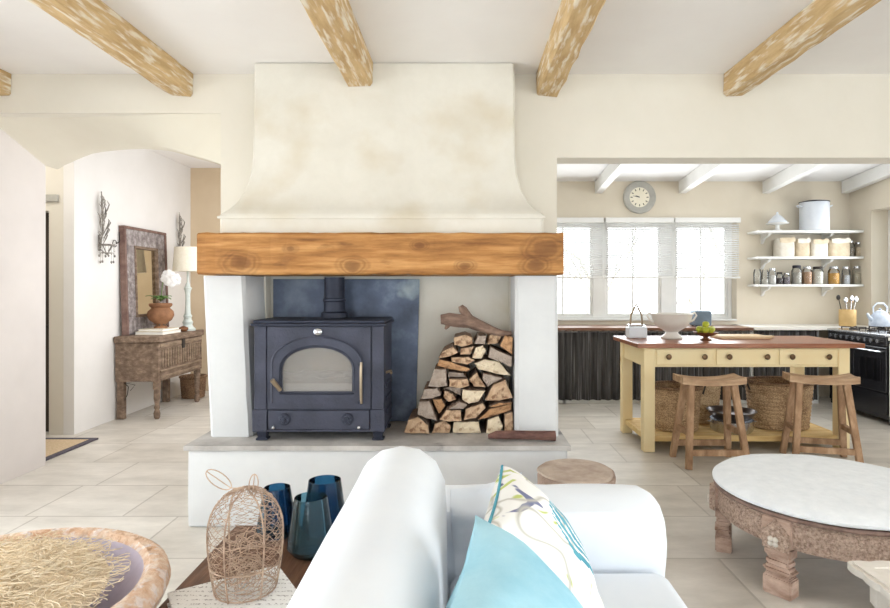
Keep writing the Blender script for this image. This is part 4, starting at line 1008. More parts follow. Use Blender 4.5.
MB().tube([(cxx-.055,cyy,IT+.12),(cxx-.05,cyy,IT+.21),(cxx-.022,cyy,IT+.265),(cxx,cyy,IT+.31),(cxx+.022,cyy,IT+.265),(cxx+.05,cyy,IT+.21),(cxx+.055,cyy,IT+.12)],.009,8).build('loop_handle','brass',t_,True)
t_ = thing('fruit_bowl',(2.1,5.25,IT),'dark turned wooden fruit bowl on the island','bowl')
fx, fy = 2.145,5.28; t_.location = (fx,fy,IT)
MB().lathe([(.001,.0),(.05,.0),(.052,.006),(.022,.02),(.022,.03),(.06,.04),(.1,.062),(.108,.072),(.1,.07),(.055,.05),(.001,.045)],(fx,fy,IT),32).build('bowl_body','bowlwood',t_,True)
fl = ['leftmost','front left','front right','rightmost','back','topmost']
for i, (ox, oy, oz) in enumerate(((-.062,.005,.03),(-.024,-.042,.026),(.03,-.04,.026),(.062,.01,.03),(-.01,.045,.027),(.0,.0,.072))):
    z_ = IT+.066+oz
    o = thing('green_apple',(fx+ox*.9,fy+oy,z_-.03),'green-yellow fruit in the dark wooden bowl, '+fl[i]+' of the pile','fruit','green fruit in the wooden bowl')
    MB().lathe([(.001,-.025),(.015,-.029),(.028,-.012),(.031,.004),(.024,.022),(.01,.027),(.001,.02)],(fx+ox*.9,fy+oy,z_),16).build('flesh','lime',o,True)
    MB().tube([(fx+ox*.9,fy+oy,z_+.02),(fx+ox*.9+.004,fy+oy,z_+.036)],.0015,5).build('stem','bowlwood',o)
bx2 = thing('chopping_board',(2.55,5.5,IT),'pale wooden chopping board lying on the island top','chopping board')
MB().box(2.33,2.78,5.38,5.66,IT+.0005,IT+.026,.006,2).build('board_body','board',bx2)
MB().box(2.78,2.86,5.49,5.55,IT+.004,IT+.022,.006,2).build('board_handle','board',bx2)

# stools
def make_stool():
    t_ = thing('saddle_stool',(0,0,0),'','stool','old elm saddle stools by the island')
    m = MB(); n = 16; secs = []
    for k in range(n+1):
        f = -1+2*k/n; x = f*.245; dz = .028*(abs(f)**2.2)
        pr = [(-.11,.648+dz*.6),(-.112,.69+dz),(-.06,.692+dz-.006),(0,.692+dz-.01),(.06,.692+dz-.006),(.112,.69+dz),(.11,.648+dz*.6)]
        secs.append([m.bm.verts.new((x,p[0]+R.uniform(-.002,.002),p[1]-.03)) for p in pr])
    for a, b2 in zip(secs,secs[1:]):
        for i in range(7): m.bm.faces.new((a[i],a[(i+1)%7],b2[(i+1)%7],b2[i]))
    m.bm.faces.new(secs[0]); m.bm.faces.new(secs[-1]); m.build('seat','stool_seat',t_)
    for sx_ in (-1,1):
        for sy_ in (-1,1):
            MB().bar((sx_*.165,sy_*.062,.628),(sx_*.225,sy_*.175,0),.05,.042,.046,.04,up=(0,1,0),bev=.004).build('leg','stool',t_)
    f = .70
    for sx_ in (-1,1):   # end stretchers between front and back leg
        zz = .26; q_ = 1-zz/.62; x = sx_*(.165+.06*q_); y = .062+.113*q_
        MB().bar((x,-y,zz),(x,y,zz),.03,.04).build('stretcher','stool',t_)
    for sy_ in (-1,1):
        zz = .12; q_ = 1-zz/.62; x = .165+.06*q_; y = sy_*(.062+.113*q_)
        MB().bar((-x,y,zz),(x,y,zz),.028,.045).build('stretcher','stool',t_)
    return t_
s1 = make_stool(); s1.location = (1.935,4.70,0); s1['label'] = 'rustic wooden saddle stool on the left, before the yellow island'
s2 = dup(s1, (2.84,4.76,0), math.radians(-14), 'rustic wooden saddle stool on the right, before the yellow island')

# ------------------------------------------------------------------ kitchen counters
ct = thing('kitchen_counter',(1.9,7.3,0),'back counter with dark wooden top and charcoal curtain under the window','counter')
MB().box(.302,3.42,7.03,7.598,.87,.905,.003,1).build('worktop','counterdark',ct)
MB().box(.302,3.42,7.12,7.14,.0,.07).build('plinth','white',ct)
m = MB()
for x in (.32,1.2,2.3,3.39): m.box(x,x+.03,7.12,7.59,.0,.869)
m.build('frame','white',ct)
def curtain(x0,x1,y,z0,z1,parent,fq):
    m = MB(); n = int((x1-x0)*110); rows = 5; g = []
    for j in range(rows+1):
        f = j/rows
        g.append([m.bm.verts.new((x0+(x1-x0)*i/n,y+(.018+.008*f)*math.sin((x0+(x1-x0)*i/n)*fq+1.5*math.sin(i*.07))+.006*math.sin(i*1.3+f*2),z1+(z0-z1)*f)) for i in range(n+1)])
    for j in range(rows):
        for i in range(n): m.bm.faces.new((g[j][i],g[j][i+1],g[j+1][i+1],g[j+1][i]))
    o = m.build('curtain','curtain',parent,True)
    md = o.modifiers.new('t','SOLIDIFY'); md.thickness = .003
    return o
curtain(.33,3.40,7.075,.05,.865,ct,62)
MB().tube([(.31,7.06,.855),(3.41,7.06,.855)],.006,8).build('curtain_rail','steel',ct,True)
c2 = thing('corner_counter',(4.1,7.3,0),'white corner counter with gathered dark curtain beside the cooker','counter')
MB().box(3.43,4.905,7.03,7.598,.875,.915,.003,1).build('worktop','countwhite',c2)
m = MB()
for x in (3.43,4.2): m.box(x,x+.03,7.12,7.59,.0,.874)
m.build('frame','white',c2)
MB().box(3.43,4.2,7.12,7.14,0,.07).build('plinth','white',c2)
curtain(3.45,4.19,7.075,.05,.87,c2,70)
# blue grey tin on the back counter
t_ = thing('toaster',(3.0,7.25,.906),'blue-grey toaster on the back counter under the window','toaster')
txx = (700-CX)/82.2
t_.location = (txx,7.3,.906)
MB().box(txx-.105,txx+.105,7.2,7.38,.916,1.095,.018,3).build('toaster_body','bluegrey',t_,True)
m = MB()
for y in (7.25,7.31): m.box(txx-.075,txx+.075,y,y+.02,1.089,1.092)
m.build('slot','ink',t_)
MB().box(txx-.12,txx-.105,7.28,7.3,1.02,1.04,.002).build('lever','iron',t_)
m = MB()
for x in (-.07,.07):
    for y in (7.23,7.35): m.lathe([(.012,0),(.012,.012)],(txx+x,y,.9055),10)
m.build('foot','ink',t_)

# cooker
rg = thing('range_cooker',(4.55,6.4,0),'black range cooker with steel hob on the right','cooker')
RX, RY0, RY1 = 4.2,5.925,6.87
MB().box(RX+.02,4.88,RY0,RY1,.06,.885,.004,1).build('oven_body','black',rg)
MB().box(RX-.02,4.88,RY0-.002,RY1+.002,.886,.91,.006,2).build('hob','steel',rg)
pn = MB().box(RX-.01,RX+.02,RY0,RY1,.79,.885,.006,2).build('control_panel','black',rg)
for k in range(9): MB().lathe([(.021,0),(.021,.012),(.016,.03),(.001,.031)],(RX-.01-.031,RY0+.09+k*.096,.838),16,'x').build('knob','steel',pn,True)
for y0,y1 in ((RY0+.01,RY0+.49),(RY0+.50,RY1-.01)):
    dr = MB().box(RX-.005,RX+.02,y0,y1,.33,.775,.006,2).build('oven_door','black',rg)
    MB().box(RX-.008,RX-.005,y0+.07,y1-.07,.43,.66,.001,1).build('door_glass','blackglass',dr)
    m = MB().tube([(RX-.04,y0+.03,.735),(RX-.04,y1-.03,.735)],.009,8); m.bar((RX-.04,y0+.05,.735),(RX,y0+.05,.735),.012,.012); m.bar((RX-.04,y1-.05,.735),(RX,y1-.05,.735),.012,.012)
    m.build('handle','steel',dr)
MB().box(RX,RX+.02,RY0+.01,RY1-.01,.11,.315,.006,2).build('storage_drawer','black',rg)
m = MB()
for y in (RY0+.05,RY1-.05):
    for x in (RX+.08,4.8): m.lathe([(.02,0),(.02,.06)],(x,y,0),10)
m.build('foot','iron',rg)
for x in (4.37,4.68):
    for y in (RY0+.17,RY0+.47,RY0+.77):
        bn = MB().lathe([(.045,0),(.045,.01),(.03,.018),(.001,.02)],(x,y,.9105),18).build('burner','iron',rg,True)
        m = MB()
        for a in range(4):
            d_ = Vector((math.cos(a*PI/2+.78),math.sin(a*PI/2+.78),0)); m.bar(Vector((x,y,.936))+d_*.02,Vector((x,y,.936))+d_*.12,.008,.01); m.bar(Vector((x,y,.936))+d_*.115,Vector((x,y,.912))+d_*.115,.01,.01)
        m.build('pan_support','iron',bn)
# cream cabinet in front of cooker
cb = thing('cream_cabinet',(4.55,5.6,0),'cream kitchen cabinet at the right edge beside the cooker','cabinet')
MB().box(4.215,4.88,5.25,5.915,.03,.85,.004,1).build('cabinet_body','countwhite',cb)
MB().box(4.20,4.88,5.25,5.917,.851,.885,.004,1).build('worktop','countwhite',cb)
dr = MB().box(4.20,4.215,5.27,5.90,.1,.82,.003,1).build('door','countwhite',cb)
MB().lathe([(.008,0),(.016,.012),(.001,.022)],(4.178,5.8,.7),12,'x').build('knob','knob',dr,True)
MB().box(4.26,4.86,5.27,5.9,0,.03).build('plinth','countwhite',cb)

# kettle
kx, ky, kz = 4.655,6.80,.943
kt = thing('kettle',(kx,ky,kz),'pale blue and white enamel kettle on the hob','kettle')
kx, ky = 4.68, RY0+.77+.02
kt.location = (kx,ky,kz)
MB().lathe([(.001,0),(.105,0),(.112,.02),(.108,.07),(.09,.12),(.06,.15),(.05,.155)],(kx,ky,kz),32).build('kettle_body','kettle',kt,True)
MB().lathe([(.052,.156),(.045,.168),(.02,.176),(.01,.18),(.016,.195),(.001,.203)],(kx,ky,kz),24).build('lid','kettle',kt,True)
MB().tube([(kx-.09,ky-.01,kz+.07),(kx-.13,ky-.01,kz+.1),(kx-.15,ky-.01,kz+.145)],[.026,.018,.012],12).build('spout','kettle',kt,True)
MB().tube([(kx-.075,ky,kz+.14),(kx-.08,ky,kz+.21),(kx-.04,ky,kz+.255),(kx+.04,ky,kz+.255),(kx+.08,ky,kz+.21),(kx+.075,ky,kz+.14)],.009,8).build('handle','kettle',kt,True)
# utensil crock
ux, uy, uz = 4.60,7.16,.916
uc = thing('utensil_crock',(ux,uy,uz),'ochre yellow crock full of cooking utensils on the corner counter','crock')
MB().lathe([(.001,0),(.085,0),(.09,.008),(.09,.19),(.086,.198),(.08,.19),(.078,.012),(.001,.01)],(ux,uy,uz),32).build('crock_body','ochre',uc,True)
labs = ['black-handled spatula leaning left','steel ladle','wooden spoon','steel slotted spoon','wooden spatula leaning right','steel whisk-like spoon at the right']
for i,(ox,tilt,L_,mt,hd) in enumerate(((-.05,-.09,.34,'iron','s'),(-.03,-.03,.31,'steel','b'),(.0,.01,.3,'stool_seat','s'),(.02,.03,.33,'steel','b'),(.045,.06,.3,'stool_seat','b'),(.05,.08,.32,'steel','s'))):
    o = thing('utensil',(ux+ox,uy,uz+.015),labs[i]+' in the ochre crock','utensil','utensils in the ochre crock')
    yy = uy+(-.03 if i % 2 else .03)
    a = Vector((ux+ox*.3,yy,uz+.015)); b2 = Vector((ux+ox*.8+tilt*.55,yy,uz+L_))
    MB().tube([a,b2],.005,6).build('handle',mt,o,True)
    MB().ball(b2,.026,2,(1,.3,1.3)).build('spoon_head',mt,o,True)
# wall clock
ck = thing('wall_clock',(2.242,KZ-.03,2.33),'round grey wall clock above the kitchen window','clock')
cz = 1.37+90.5/79
MB().lathe([(.205,0),(.208,.02),(.195,.034),(.16,.036),(.135,.026),(.125,.02)],(2.242,KZ-.001,cz),48,'y').build('case','clockrim',ck,True)
MB().lathe([(.126,0),(.126,.002)],(2.242,KZ-.021,cz),40,'y').build('dial','clockface',ck)
m = MB()
for k in range(12):
    a = k*PI/6; s_, c_ = math.sin(a), math.cos(a); r0 = .088
    m.bar((2.242+s_*r0,KZ-.025,cz+c_*r0),(2.242+s_*(r0+.026),KZ-.025,cz+c_*(r0+.026)),.010,.002,up=(0,1,0))
m.build('numerals','ink',ck)
for L_, a, w in ((.055,math.radians(293),.012),(.085,math.radians(282),.008)):
    MB().bar((2.242,KZ-.0275,cz),(2.242+math.sin(a)*L_,KZ-.0275,cz+math.cos(a)*L_),w,.002,w*.5,.002,up=(0,1,0)).build('clock_hand','ink',ck)

# wall shelves
SX0, SX1, SY = 3.61,4.905,7.32
tops = [2.075,1.755,1.415]; nm = ['top','middle','bottom']
for zt_, n_ in zip(tops,nm):
    s_ = thing('wall_shelf',((SX0+SX1)/2,7.46,zt_-.03),'white wooden wall shelf, '+n_+' of the three beside the kitchen window','shelf','white shelves beside the kitchen window')
    MB().box(SX0,SX1,SY,7.597,zt_-.028,zt_,.003,1).build('shelf_board','white',s_)
    for x in (3.78,4.55):
        m = MB().plate([(7.597,zt_-.029),(SY+.06,zt_-.029),(7.42,zt_-.06),(7.52,zt_-.085),(7.57,zt_-.13),(7.597,zt_-.15)],[],x,x+.03,'yz'); m.build('bracket','white',s_)
sx_ = lambda p: (p-CX)/80.8       # centre of things standing at depth 7.43
SD = 7.43
# cake stand, dome, pot
x = sx_(777.5); zt_ = tops[0]+.001
o = thing('cake_stand',(x,SD,zt_),'white cake stand on the top shelf','cake stand')
MB().lathe([(.001,0),(.06,0),(.055,.01),(.025,.02),(.022,.07),(.04,.08),(.125,.088),(.13,.096),(.001,.098)],(x,SD,zt_),32).build('stand_body','white',o,True)
o = thing('cake_dome',(x,SD,zt_+.1),'white cone-shaped cover on the cake stand','cake cover')
MB().lathe([(.001,.0),(.108,.0),(.108,.015),(.09,.035),(.045,.085),(.012,.11),(.014,.125),(.008,.135),(.001,.137)],(x,SD,zt_+.1),32).build('dome_body','enamel',o,True)
x = sx_(813.5)
o = thing('enamel_stockpot',(x,SD+.0,zt_),'big white enamel stockpot with dark rim on the top shelf','pot')
rp = .165; SDp = 7.41
MB().lathe([(.001,0),(rp,0),(rp,.34),(rp-.006,.35)],(x,SDp,zt_),40).build('pot_body','enamel',o,True)
MB().lathe([(rp+.003,.348),(rp+.006,.356),(rp-.01,.36),(rp*.6,.372),(.02,.378),(.001,.378)],(x,SDp,zt_),40).build('lid','enamelrim',o,True)
for s_ in (-1,1): MB().tube([(x+s_*rp,SDp-.04,zt_+.29),(x+s_*(rp+.04),SDp-.03,zt_+.31),(x+s_*(rp+.04),SDp+.03,zt_+.31),(x+s_*rp,SDp+.04,zt_+.29)],.007,8).build('handle','enamel',o,True)
# canvas bags
bags = [(776,12.5,.235,'canvaswhite','white fabric bag at the left end of the middle shelf'),(799.5,9.5,.225,'canvas','cream fabric bag, second from the left on the middle shelf'),
        (816.5,9.5,.215,'canvas','cream fabric bag, third from the left on the middle shelf'),(836.5,11,.225,'canvas','beige fabric bag, rightmost on the middle shelf')]
bags[0] = (783.5,8.5)+bags[0][2:]
bags = [(783.8,8.6,.235)+bags[0][3:] if 0 else (784,8.7,.235,'canvaswhite','white fabric bag at the left end of the middle shelf'),
        (800.3,7.2,.225,'canvas','cream fabric bag, second from the left on the middle shelf'),
        (817,8.9,.215,'canvaswhite','cream fabric bag, third from the left on the middle shelf'),
        (837,10.8,.225,'canvas','beige fabric bag, rightmost on the middle shelf')]
for cx_, hw, h_, mt, lab in bags:
    x = sx_(cx_); hw = hw/80.8*.97; z0 = tops[1]+.001
    o = thing('storage_bag',(x,SD,z0),lab,'bag','fabric bags on the middle shelf')
    m = MB(); rings = []; n = 28
    for j in range(9):
        f = j/8
        ring = []
        for k in range(n):
            a = 2*PI*k/n; ca, sa = math.cos(a), math.sin(a); e = .45
            w_ = hw*(1-.05*f+.03*math.sin(f*PI)); d_ = .085
            px_, py_ = (abs(ca)**e)*(1 if ca > 0 else -1)*w_, (abs(sa)**e)*(1 if sa > 0 else -1)*d_
            zz = h_*.92*f + (R.uniform(-.012,.014) if j == 8 else 0)
            ring.append(m.bm.verts.new((x+px_*(.97 if j == 0 else 1),SD+py_,z0+zz)))
        rings.append(ring)
    for a, b2 in zip(rings,rings[1:]):
        for k in range(n): m.bm.faces.new((a[k],a[(k+1)%n],b2[(k+1)%n],b2[k]))
    m.bm.faces.new(rings[0]); m.bm.faces.new(rings[-1])
    m.build('bag_body',mt,o,True)
    m = MB()
    m.plate([(x-hw*.9,z0+h_*.74),(x-hw*.2,z0+h_*.7),(x+hw*.9,z0+h_*.76),(x+hw*.88,z0+h_*.95),(x+hw*.6,z0+h_*1.04),(x+hw*.3,z0+h_*.95),(x-hw*.3,z0+h_),(x-hw*.9,z0+h_*.95)],[],SD-.094,SD-.087)
    m.build('folded_cuff','canvas' if mt == 'canvaswhite' else 'canvaswhite',o)
# jars
def jar(cx_,hw,h_,z0,fillc,ff,lab,lid='steel',grp='glass jars on the wall shelves'):
    x = sx_(cx_); r = hw/80.8
    o = thing('glass_jar',(x,SD,z0),lab,'jar',grp)
    MB().lathe([(.001,0),(r*.95,0),(r,.006),(r,h_*.72),(r*.85,h_*.82),(r*.75,h_*.85),(r*.75,h_*.9)],(x,SD,z0),24).build('jar_glass','jarglass',o,True)
    if fillc:
        MB().lathe([(.001,.005),(r*.9,.005),(r*.93,.01),(r*.93,h_*ff),(.001,h_*ff+.004)],(x,SD,z0),20).build('contents',fill('jar_fill',fillc),o,True)
    if lid: MB().lathe([(.001,h_*.86),(r*.8,h_*.86),(r*.82,h_*.88),(r*.82,h_*.98),(r*.7,h_),(.001,h_)],(x,SD,z0),24).build('lid',lid,o,True)
z1 = tops[1]+.001; z2 = tops[2]+.001
jar(851.3,3.1,.2,z1,(150,140,126),.6,'slim jar of grey seeds right of the beige bag, middle shelf')
jar(858.6,3.6,.18,z1,(224,206,178),.65,'jar of pale grain at the right end of the middle shelf')
jar(757.5,3.6,.21,z2,None,0,'tall empty glass jar at the left end of the bottom shelf',lid=None)
jar(765.2,3.2,.2,z2,(236,232,224),.3,'nearly empty glass jar, second on the bottom shelf',lid=None)
jar(772.4,3.6,.2,z2,(244,242,238),.55,'jar of white flour, third on the bottom shelf')
jar(779.8,3.0,.15,z2,(96,84,84),.5,'short jar with dark contents, bottom shelf, fourth along',lid='iron')
jar(786.6,3.2,.14,z2,(140,130,138),.6,'short jar with grey contents, bottom shelf, fifth along')
jar(796.8,4.6,.235,z2,(208,204,196),.62,'tall jar of pale flakes with dark lid, middle of bottom shelf',lid='enamelrim')
jar(807.2,4.5,.22,z2,(206,168,136),.68,'jar of pinkish-brown grain on the bottom shelf')
jar(817.8,5.2,.22,z2,(240,236,226),.7,'jar of white rice with dark lid on the bottom shelf',lid='iron')
jar(834,5.2,.22,z2,(226,178,92),.62,'jar of orange-yellow lentils on the bottom shelf')
jar(846.2,3.8,.22,z2,(214,216,220),.5,'jar of bluish-white powder right of the lentils')
jar(857.2,4.2,.225,z2,(206,198,178),.6,'jar of beige grain at the right end of the bottom shelf')

# ------------------------------------------------------------------ hall
ch = thing('carved_chest',(-3.36,6.75,0),'weathered grey-brown carved chest on turned legs against the hall wall','chest')
HX0,HX1,HY0,HY1 = -3.605,-3.15,6.23,7.27
MB().box(HX0,HX1,HY0,HY1,.395,.80,.005,1).build('chest_body','greychest',ch)
MB().box(HX0-.005,HX1+.02,HY0-.02,HY1+.02,.801,.866,.01,2).build('lid','greychest',ch)
m = MB()
m.box(HX1,HX1+.012,HY0+.03,HY1-.03,.745,.785,.003,1); m.box(HX1,HX1+.012,HY0+.03,HY1-.03,.42,.45,.003,1); m.box(HX1,HX1+.012,HY0+.03,HY1-.03,.49,.51,.003,1)
for k in range(17):
    y = HY0+.06+k*.0577; m.box(HX1,HX1+.014,y,y+.022,.53,.725,.004,1)
m.build('slatted_front','greychest_lit',ch)
MB().box(HX1+.012,HX1+.024,6.72,6.78,.70,.80,.003,1).build('hasp','iron',ch)
for y in (HY0+.045,HY1-.045):
    MB().lathe([(.02,0),(.03,.02),(.034,.06),(.022,.1),(.03,.12),(.022,.15),(.032,.22),(.03,.3),(.038,.32),(.038,.394)],(HX1-.04,y,0),16).build('leg','greychest',ch,True)
    MB().box(HX0+.01,HX0+.08,y-.03,y+.03,0,.394,.004,1).build('leg','greychest',ch)
m = MB()
for y in (HY0+.02,): m.tube([(HX0+.09,y,.38),(HX0+.13,y,.34),(HX0+.12,y,.26),(HX0+.09,y,.2)],.004,6); m.tube([(HX0+.1,y,.38),(HX0+.2,y,.36),(HX0+.15,y,.3)],.003,6)
m.build('iron_scroll','iron',ch)
basket('floor_basket',-3.36,7.5,.001,.13,.15,.26,'basketdark','brown wicker basket on the hall floor past the chest',handles=False)
# mirror, facing +x, leaning
mr = thing('mirror',(-3.55,6.79,.868),'tall mirror in a carved grey frame leaning on the hall chest','mirror')
lean = .03
def yzbox(y0,y1,z0,z1,x0,x1,bev=.006): return MB().box(x0,x1,y0,y1,z0,z1,bev,2)
MY0,MY1,MZ0,MZ1 = 6.34,7.20,.868,2.01
rotm = (Vector((-3.6,6.79,.868)), Matrix.Rotation(-.03,3,'Y'))
def mb2(y0,y1,z0,z1,x0,x1,bev=.006): return MB().box(x0,x1,y0,y1,z0,z1,bev,2,rot=rotm)
fw = .19
m = MB()
for a in ((MY0,MY1,MZ0,MZ0+fw),(MY0,MY1,MZ1-fw,MZ1),(MY0,MY0+fw,MZ0+fw,MZ1-fw),(MY1-fw,MY1,MZ0+fw,MZ1-fw)):
    m.box(-3.575,-3.535,a[0],a[1],a[2],a[3],.008,2,rot=rotm)
m.build('carved_frame','frame',mr)
m = MB()
for a in ((MY0-.02,MY1+.02,MZ1-.01,MZ1+.02),(MY0-.02,MY0+.015,MZ0,MZ1-.01),(MY1-.015,MY1+.02,MZ0,MZ1-.01)): m.box(-3.585,-3.52,a[0],a[1],a[2],a[3],.006,2,rot=rotm)
m.build('outer_moulding','framered',mr)
m = MB(); i0,i1,j0,j1 = MY0+fw,MY1-fw,MZ0+fw,MZ1-fw
for a in ((i0-.01,i1+.01,j0-.01,j0+.02),(i0-.01,i1+.01,j1-.02,j1+.01),(i0-.01,i0+.02,j0,j1),(i1-.02,i1+.01,j0,j1)): m.box(-3.56,-3.525,a[0],a[1],a[2],a[3],.005,2,rot=rotm)
m.build('inner_moulding','greychest',mr)
MB().box(-3.57,-3.56,i0,i1,j0,j1,rot=rotm).build('mirror_glass','mirror',mr)
# books + pot + orchid + lamp + pod
o = thing('large_book',(-3.38,6.62,.867),'large pale book lying on the chest, lower of two','book','books under the terracotta pot')
MB().box(-3.50,-3.2,6.42,6.84,.867,.871).build('cover','bookcover',o); MB().box(-3.495,-3.205,6.425,6.835,.871,.897).build('pages','paper',o); MB().box(-3.50,-3.2,6.42,6.84,.897,.901).build('cover','bookcover',o)
o = thing('large_book',(-3.37,6.63,.902),'large pale book under the terracotta pot, upper of two','book','books under the terracotta pot')
MB().box(-3.49,-3.22,6.46,6.84,.902,.905).build('cover','bookcover',o); MB().box(-3.485,-3.225,6.465,6.835,.905,.922).build('pages','paper',o); MB().box(-3.49,-3.22,6.46,6.84,.922,.925).build('cover','bookcover',o)
px0, py0, pz0 = -3.345,6.66,.926
o = thing('terracotta_pot',(px0,py0,pz0),'round ridged terracotta urn standing on books on the chest','pot')
MB().lathe([(.001,0),(.07,0),(.07,.015),(.05,.03),(.06,.05),(.115,.09),(.138,.14),(.13,.185),(.1,.215),(.095,.225),(.115,.245),(.12,.265),(.112,.275),(.1,.262),(.08,.22),(.001,.21)],(px0,py0,pz0),40).build('urn_body','terra',o,True)
m = MB()
for k in range(10): a = k*PI/5; m.ball((px0+.07*math.cos(a),py0+.07*math.sin(a),pz0+.04),.012,1)
m.build('studded_foot','greychest',o)
o = thing('orchid',(px0,py0,pz0+.277),'white orchid with green leaves growing in the terracotta urn','plant')
zb_ = pz0+.292
m = MB().tube([(px0,py0,zb_),(px0+.02,py0-.01,zb_+.15),(px0+.04,py0-.02,zb_+.24),(px0+.09,py0-.03,zb_+.31),(px0+.15,py0-.04,zb_+.29),(px0+.2,py0-.05,zb_+.24)],.004,6); m.build('flower_stem','leaf',o,True)
m = MB()
for k in range(11):
    a = k*.571+.4; L_ = .1+.03*(k%3); d_ = Vector((math.cos(a),math.sin(a),0)); n_ = Vector((-d_.y,d_.x,0)); pr = None
    for i in range(6):
        f = i/5; w_ = .030*math.sin(PI*min(.98,f*.85+.12)); c_ = Vector((px0,py0,zb_+.012))+d_*(L_*f)+Vector((0,0,.12*f-.10*f*f+.03*f*(k%2)))
        cur_ = [m.bm.verts.new(c_-n_*w_),m.bm.verts.new(c_-Vector((0,0,.004))),m.bm.verts.new(c_+n_*w_)]
        if pr:
            m.bm.faces.new((pr[0],pr[1],cur_[1],cur_[0])); m.bm.faces.new((pr[1],pr[2],cur_[2],cur_[1]))
        pr = cur_
lf = m.build('leaf','leaf',o,True); lf.modifiers.new('s','SOLIDIFY').thickness = .003; lf.name = 'leaves'; tag(lf,None,None,kind='stuff')
for k,(dx,dy,dz) in enumerate(((.10,-.03,.345),(.14,-.06,.33),(.17,-.02,.31),(.2,-.06,.285),(.12,-.05,.285),(.16,-.08,.27),(.08,-.03,.31))):
    m = MB(); c_ = Vector((px0+dx,py0+dy,zb_+dz-.05))
    for q_ in range(5):
        a = q_*2*PI/5+k; m.ball(c_+Vector((.032*math.cos(a),-.012,.032*math.sin(a))),.033,2,(1,.35,1))
    m.ball(c_+Vector((0,-.02,0)),.009,1); m.build('blossom','petal',o,True)
lx, ly, lz = -3.245,7.10,.867
o = thing('table_lamp',(lx,ly,lz),'pale blue turned table lamp with cream shade on the chest','lamp')
MB().lathe([(.001,0),(.085,0),(.088,.02),(.07,.035),(.05,.07),(.06,.1),(.045,.125),(.04,.15),(.05,.17),(.034,.2),(.028,.3),(.026,.42),(.034,.47),(.045,.5),(.03,.52),(.02,.56),(.012,.57),(.012,.72)],(lx,ly,lz),28).build('turned_base','lampbase',o,True)
m = MB().lathe([(.165,.70),(.145,.985),(.143,.985),(.163,.70),(.165,.70)],(lx,ly,lz),40,caps=False); m.bm.faces.ensure_lookup_table()
m.build('lamp_shade','shade',o,True)
m = MB(); 
for k in range(3): a = k*2*PI/3; m.tube([(lx,ly,lz+.715),(lx+.146*math.cos(a),ly+.146*math.sin(a),lz+.94)],.0025,5)
m.build('shade_carrier','iron',o)
tag(MB().lathe([(.001,0),(.035,.004),(.055,.025),(.052,.045),(.02,.06),(.001,.062)],(-3.215,6.92,.868),20).build('seed_pod','bowlwood',origin=(-3.215,6.92,.868),smooth=True),'dark round seed pod on the chest beside the lamp foot','ornament')
# sconces
def sconce(y,lab):
    x = -3.618; z0 = 1.78
    o = thing('wall_sconce',(x,y,1.6),lab,'sconce','iron leaf sconces on the hall wall')
    MB().box(x,x+.008,y-.02,y+.02,1.74,1.9,.003,1).build('backplate','patina',o)
    m = MB(); rr = random.Random(4)
    for k in range(26):
        f = k/26; yy = y+rr.uniform(-.085,.085)*(1-f*.6); zz = z0+.02+f*.42; L_ = rr.uniform(.08,.15); s_ = (yy-y)*.5+rr.uniform(-.02,.02)
        q_ = rr.uniform(-.01,.02)
        m.tube([(x+.03,y+(yy-y)*.3,zz-.03),(x+.045+q_,yy,zz+L_*.35),(x+.05+q_,yy+s_*.7,zz+L_*.7),(x+.04,yy+s_,zz+L_)],[.002,.007,.006,.001],5)
    m.tube([(x+.02,y,1.78),(x+.03,y+.01,2.0),(x+.03,y-.01,2.33)],.005,6)
    m.tube([(x+.03,y,2.2),(x+.03,y+.05,2.24),(x+.03,y+.07,2.2)],.003,5)
    m.build('iron_leaves','patina',o)
    m = MB().tube([(x+.08+.065*math.cos(2*PI*k/20),y+.075*math.sin(2*PI*k/20),1.80) for k in range(20)],.007,6,closed=True); m.tube([(x+.08+.045*math.cos(2*PI*k/20),y+.055*math.sin(2*PI*k/20),1.72) for k in range(20)],.004,6,closed=True)
    m.tube([(x+.01,y,1.76),(x+.08,y,1.7),(x+.14,y,1.8)],.005,6); m.tube([(x+.08,y-.075,1.8),(x+.08,y,1.7),(x+.08,y+.075,1.8)],.005,6); m.build('candle_ring','patina',o,True)
    for k in range(8):
        a = k*PI/4; cx_, cy_ = x+.08+.065*math.cos(a), y+.075*math.sin(a); L_ = .1 if k % 2 else .16
        m = MB().tube([(cx_,cy_,1.795),(cx_,cy_,1.795-L_)],.0015,4); m.ball((cx_,cy_,1.79-L_),.010,1,(1,1,1.6)); m.ball((cx_,cy_,1.79-L_*.5),.006,1)
        m.build('glass_drop','patina',o)
sconce(5.98,'iron leaf wall sconce with glass drops, nearer, left of the mirror')
sconce(7.62,'iron leaf wall sconce behind the table lamp, farther')
# scroll bracket between sconce and mirror
m = MB().tube([(-3.6,6.22+.035*math.cos(a*.45),1.83+.035*math.sin(a*.45)) for a in range(14)],.004,6); m.tube([(-3.6,6.25,1.83),(-3.6,6.31,1.86),(-3.6,6.30,1.96)],.005,6)
tag(m.build('hanging_hook','iron',origin=(-3.6,6.24,1.8)),'small curled iron hook on the hall wall beside the mirror frame','hook')
# bracket above nook door
tag(MB().box(-3.98,-3.76,5.575,5.598,2.175,2.24,.004,1).build('sign_plate','clockrim',origin=(-3.87,5.59,2.17)),'small blank grey metal plate on the wall above the dark doorway','metal plate')
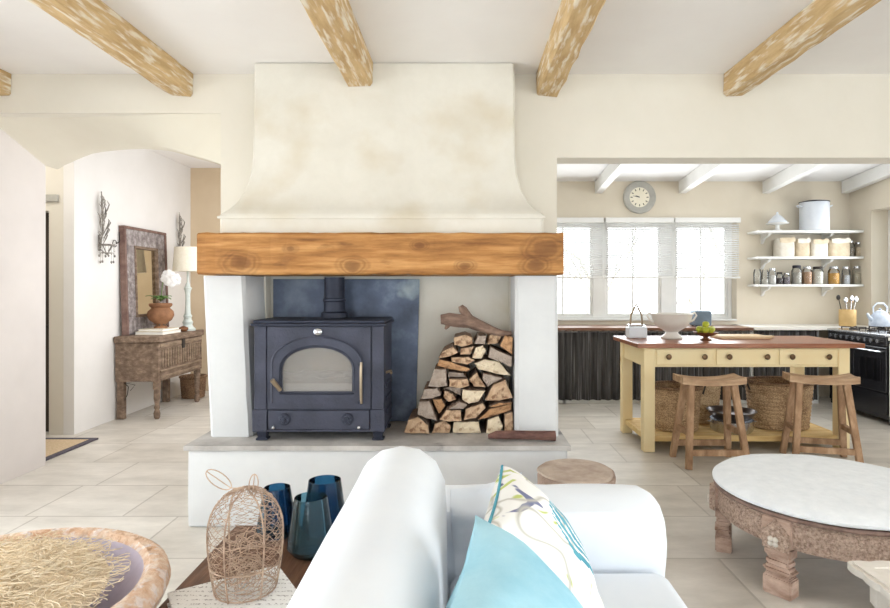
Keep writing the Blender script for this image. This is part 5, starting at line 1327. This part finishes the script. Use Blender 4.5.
# mat
mt = thing('door_mat',(-3.9,5.1,0),'jute door mat with dark border by the nook doorway','mat')
MB().box(-4.5,-3.34,4.74,5.38,.001,.014,.002,1).build('jute_field','jute',mt)
MB().plate(rect(-4.55,-3.29,4.69,5.43),[rect(-4.5,-3.34,4.74,5.38)],.001,.015,'xy').build('border','matborder',mt)

# ------------------------------------------------------------------ lights
def area(name, loc, rot, sx, sy, power, col=(1,1,1)):
    l = bpy.data.lights.new(name,'AREA'); l.shape = 'RECTANGLE'; l.size = sx; l.size_y = sy; l.energy = power; l.color = col
    o = bpy.data.objects.new(name,l); C.objects.link(o); o.location = loc; o.rotation_euler = rot; return o
DAY = (.94,.975,1)
r_ = math.radians
area('daylight_rear', (1.0,-3.5,1.4), (r_(90),0,0), 6.4, 2.0, 69, DAY)
area('daylight_left', (-3.15,1.45,1.2), (0,r_(-70),0), 2.0, 4.0, 55, DAY)  # fill lamp in the added left opening, tilted down at the floor
area('daylight_right', (4.5,-.4,1.4), (0,r_(90),0), 2.0, 4.0, 52, DAY)
area('daylight_kitchen_window', (2.17,KZ-.15,1.65), (r_(-90),0,0), 2.5, 1.2, 46, DAY)
area('daylight_kitchen_side', (KX-.05,6.2,1.7), (0,r_(90),0), 1.2, 1.9, 26, DAY)
area('daylight_hall', (-1.65,6.0,1.4), (0,r_(75),0), 2.0, 3.2, 74, (.95,.975,1))  # added fill lamp for the hall, the wall behind it has no window
area('daylight_nook', (-4.2,4.9,2.85), (r_(20),0,0), 1.0, .6, 9, (1,.96,.9))  # added fill lamp under the ceiling to brighten the nook wall

w = bpy.data.worlds.new('w'); bpy.context.scene.world = w; w.use_nodes = True
bg = w.node_tree.nodes['Background']; bg.inputs[0].default_value = (.95,.98,1,1); bg.inputs[1].default_value = 5.0

cam = bpy.data.cameras.new('camera'); co_ = bpy.data.objects.new('camera',cam); C.objects.link(co_)
co_.location = (0,0,H); co_.rotation_euler = (math.radians(90),0,0)
cam.sensor_width = 36; cam.lens = F/890*36; cam.shift_x = -17/890; cam.shift_y = -16/890
cam.clip_start = .02
sc = bpy.context.scene; sc.camera = co_
sc.view_settings.view_transform = 'Standard'; sc.view_settings.look = 'None'; sc.view_settings.gamma = 1; sc.view_settings.exposure = 0.0
sc.view_settings.use_curve_mapping = False
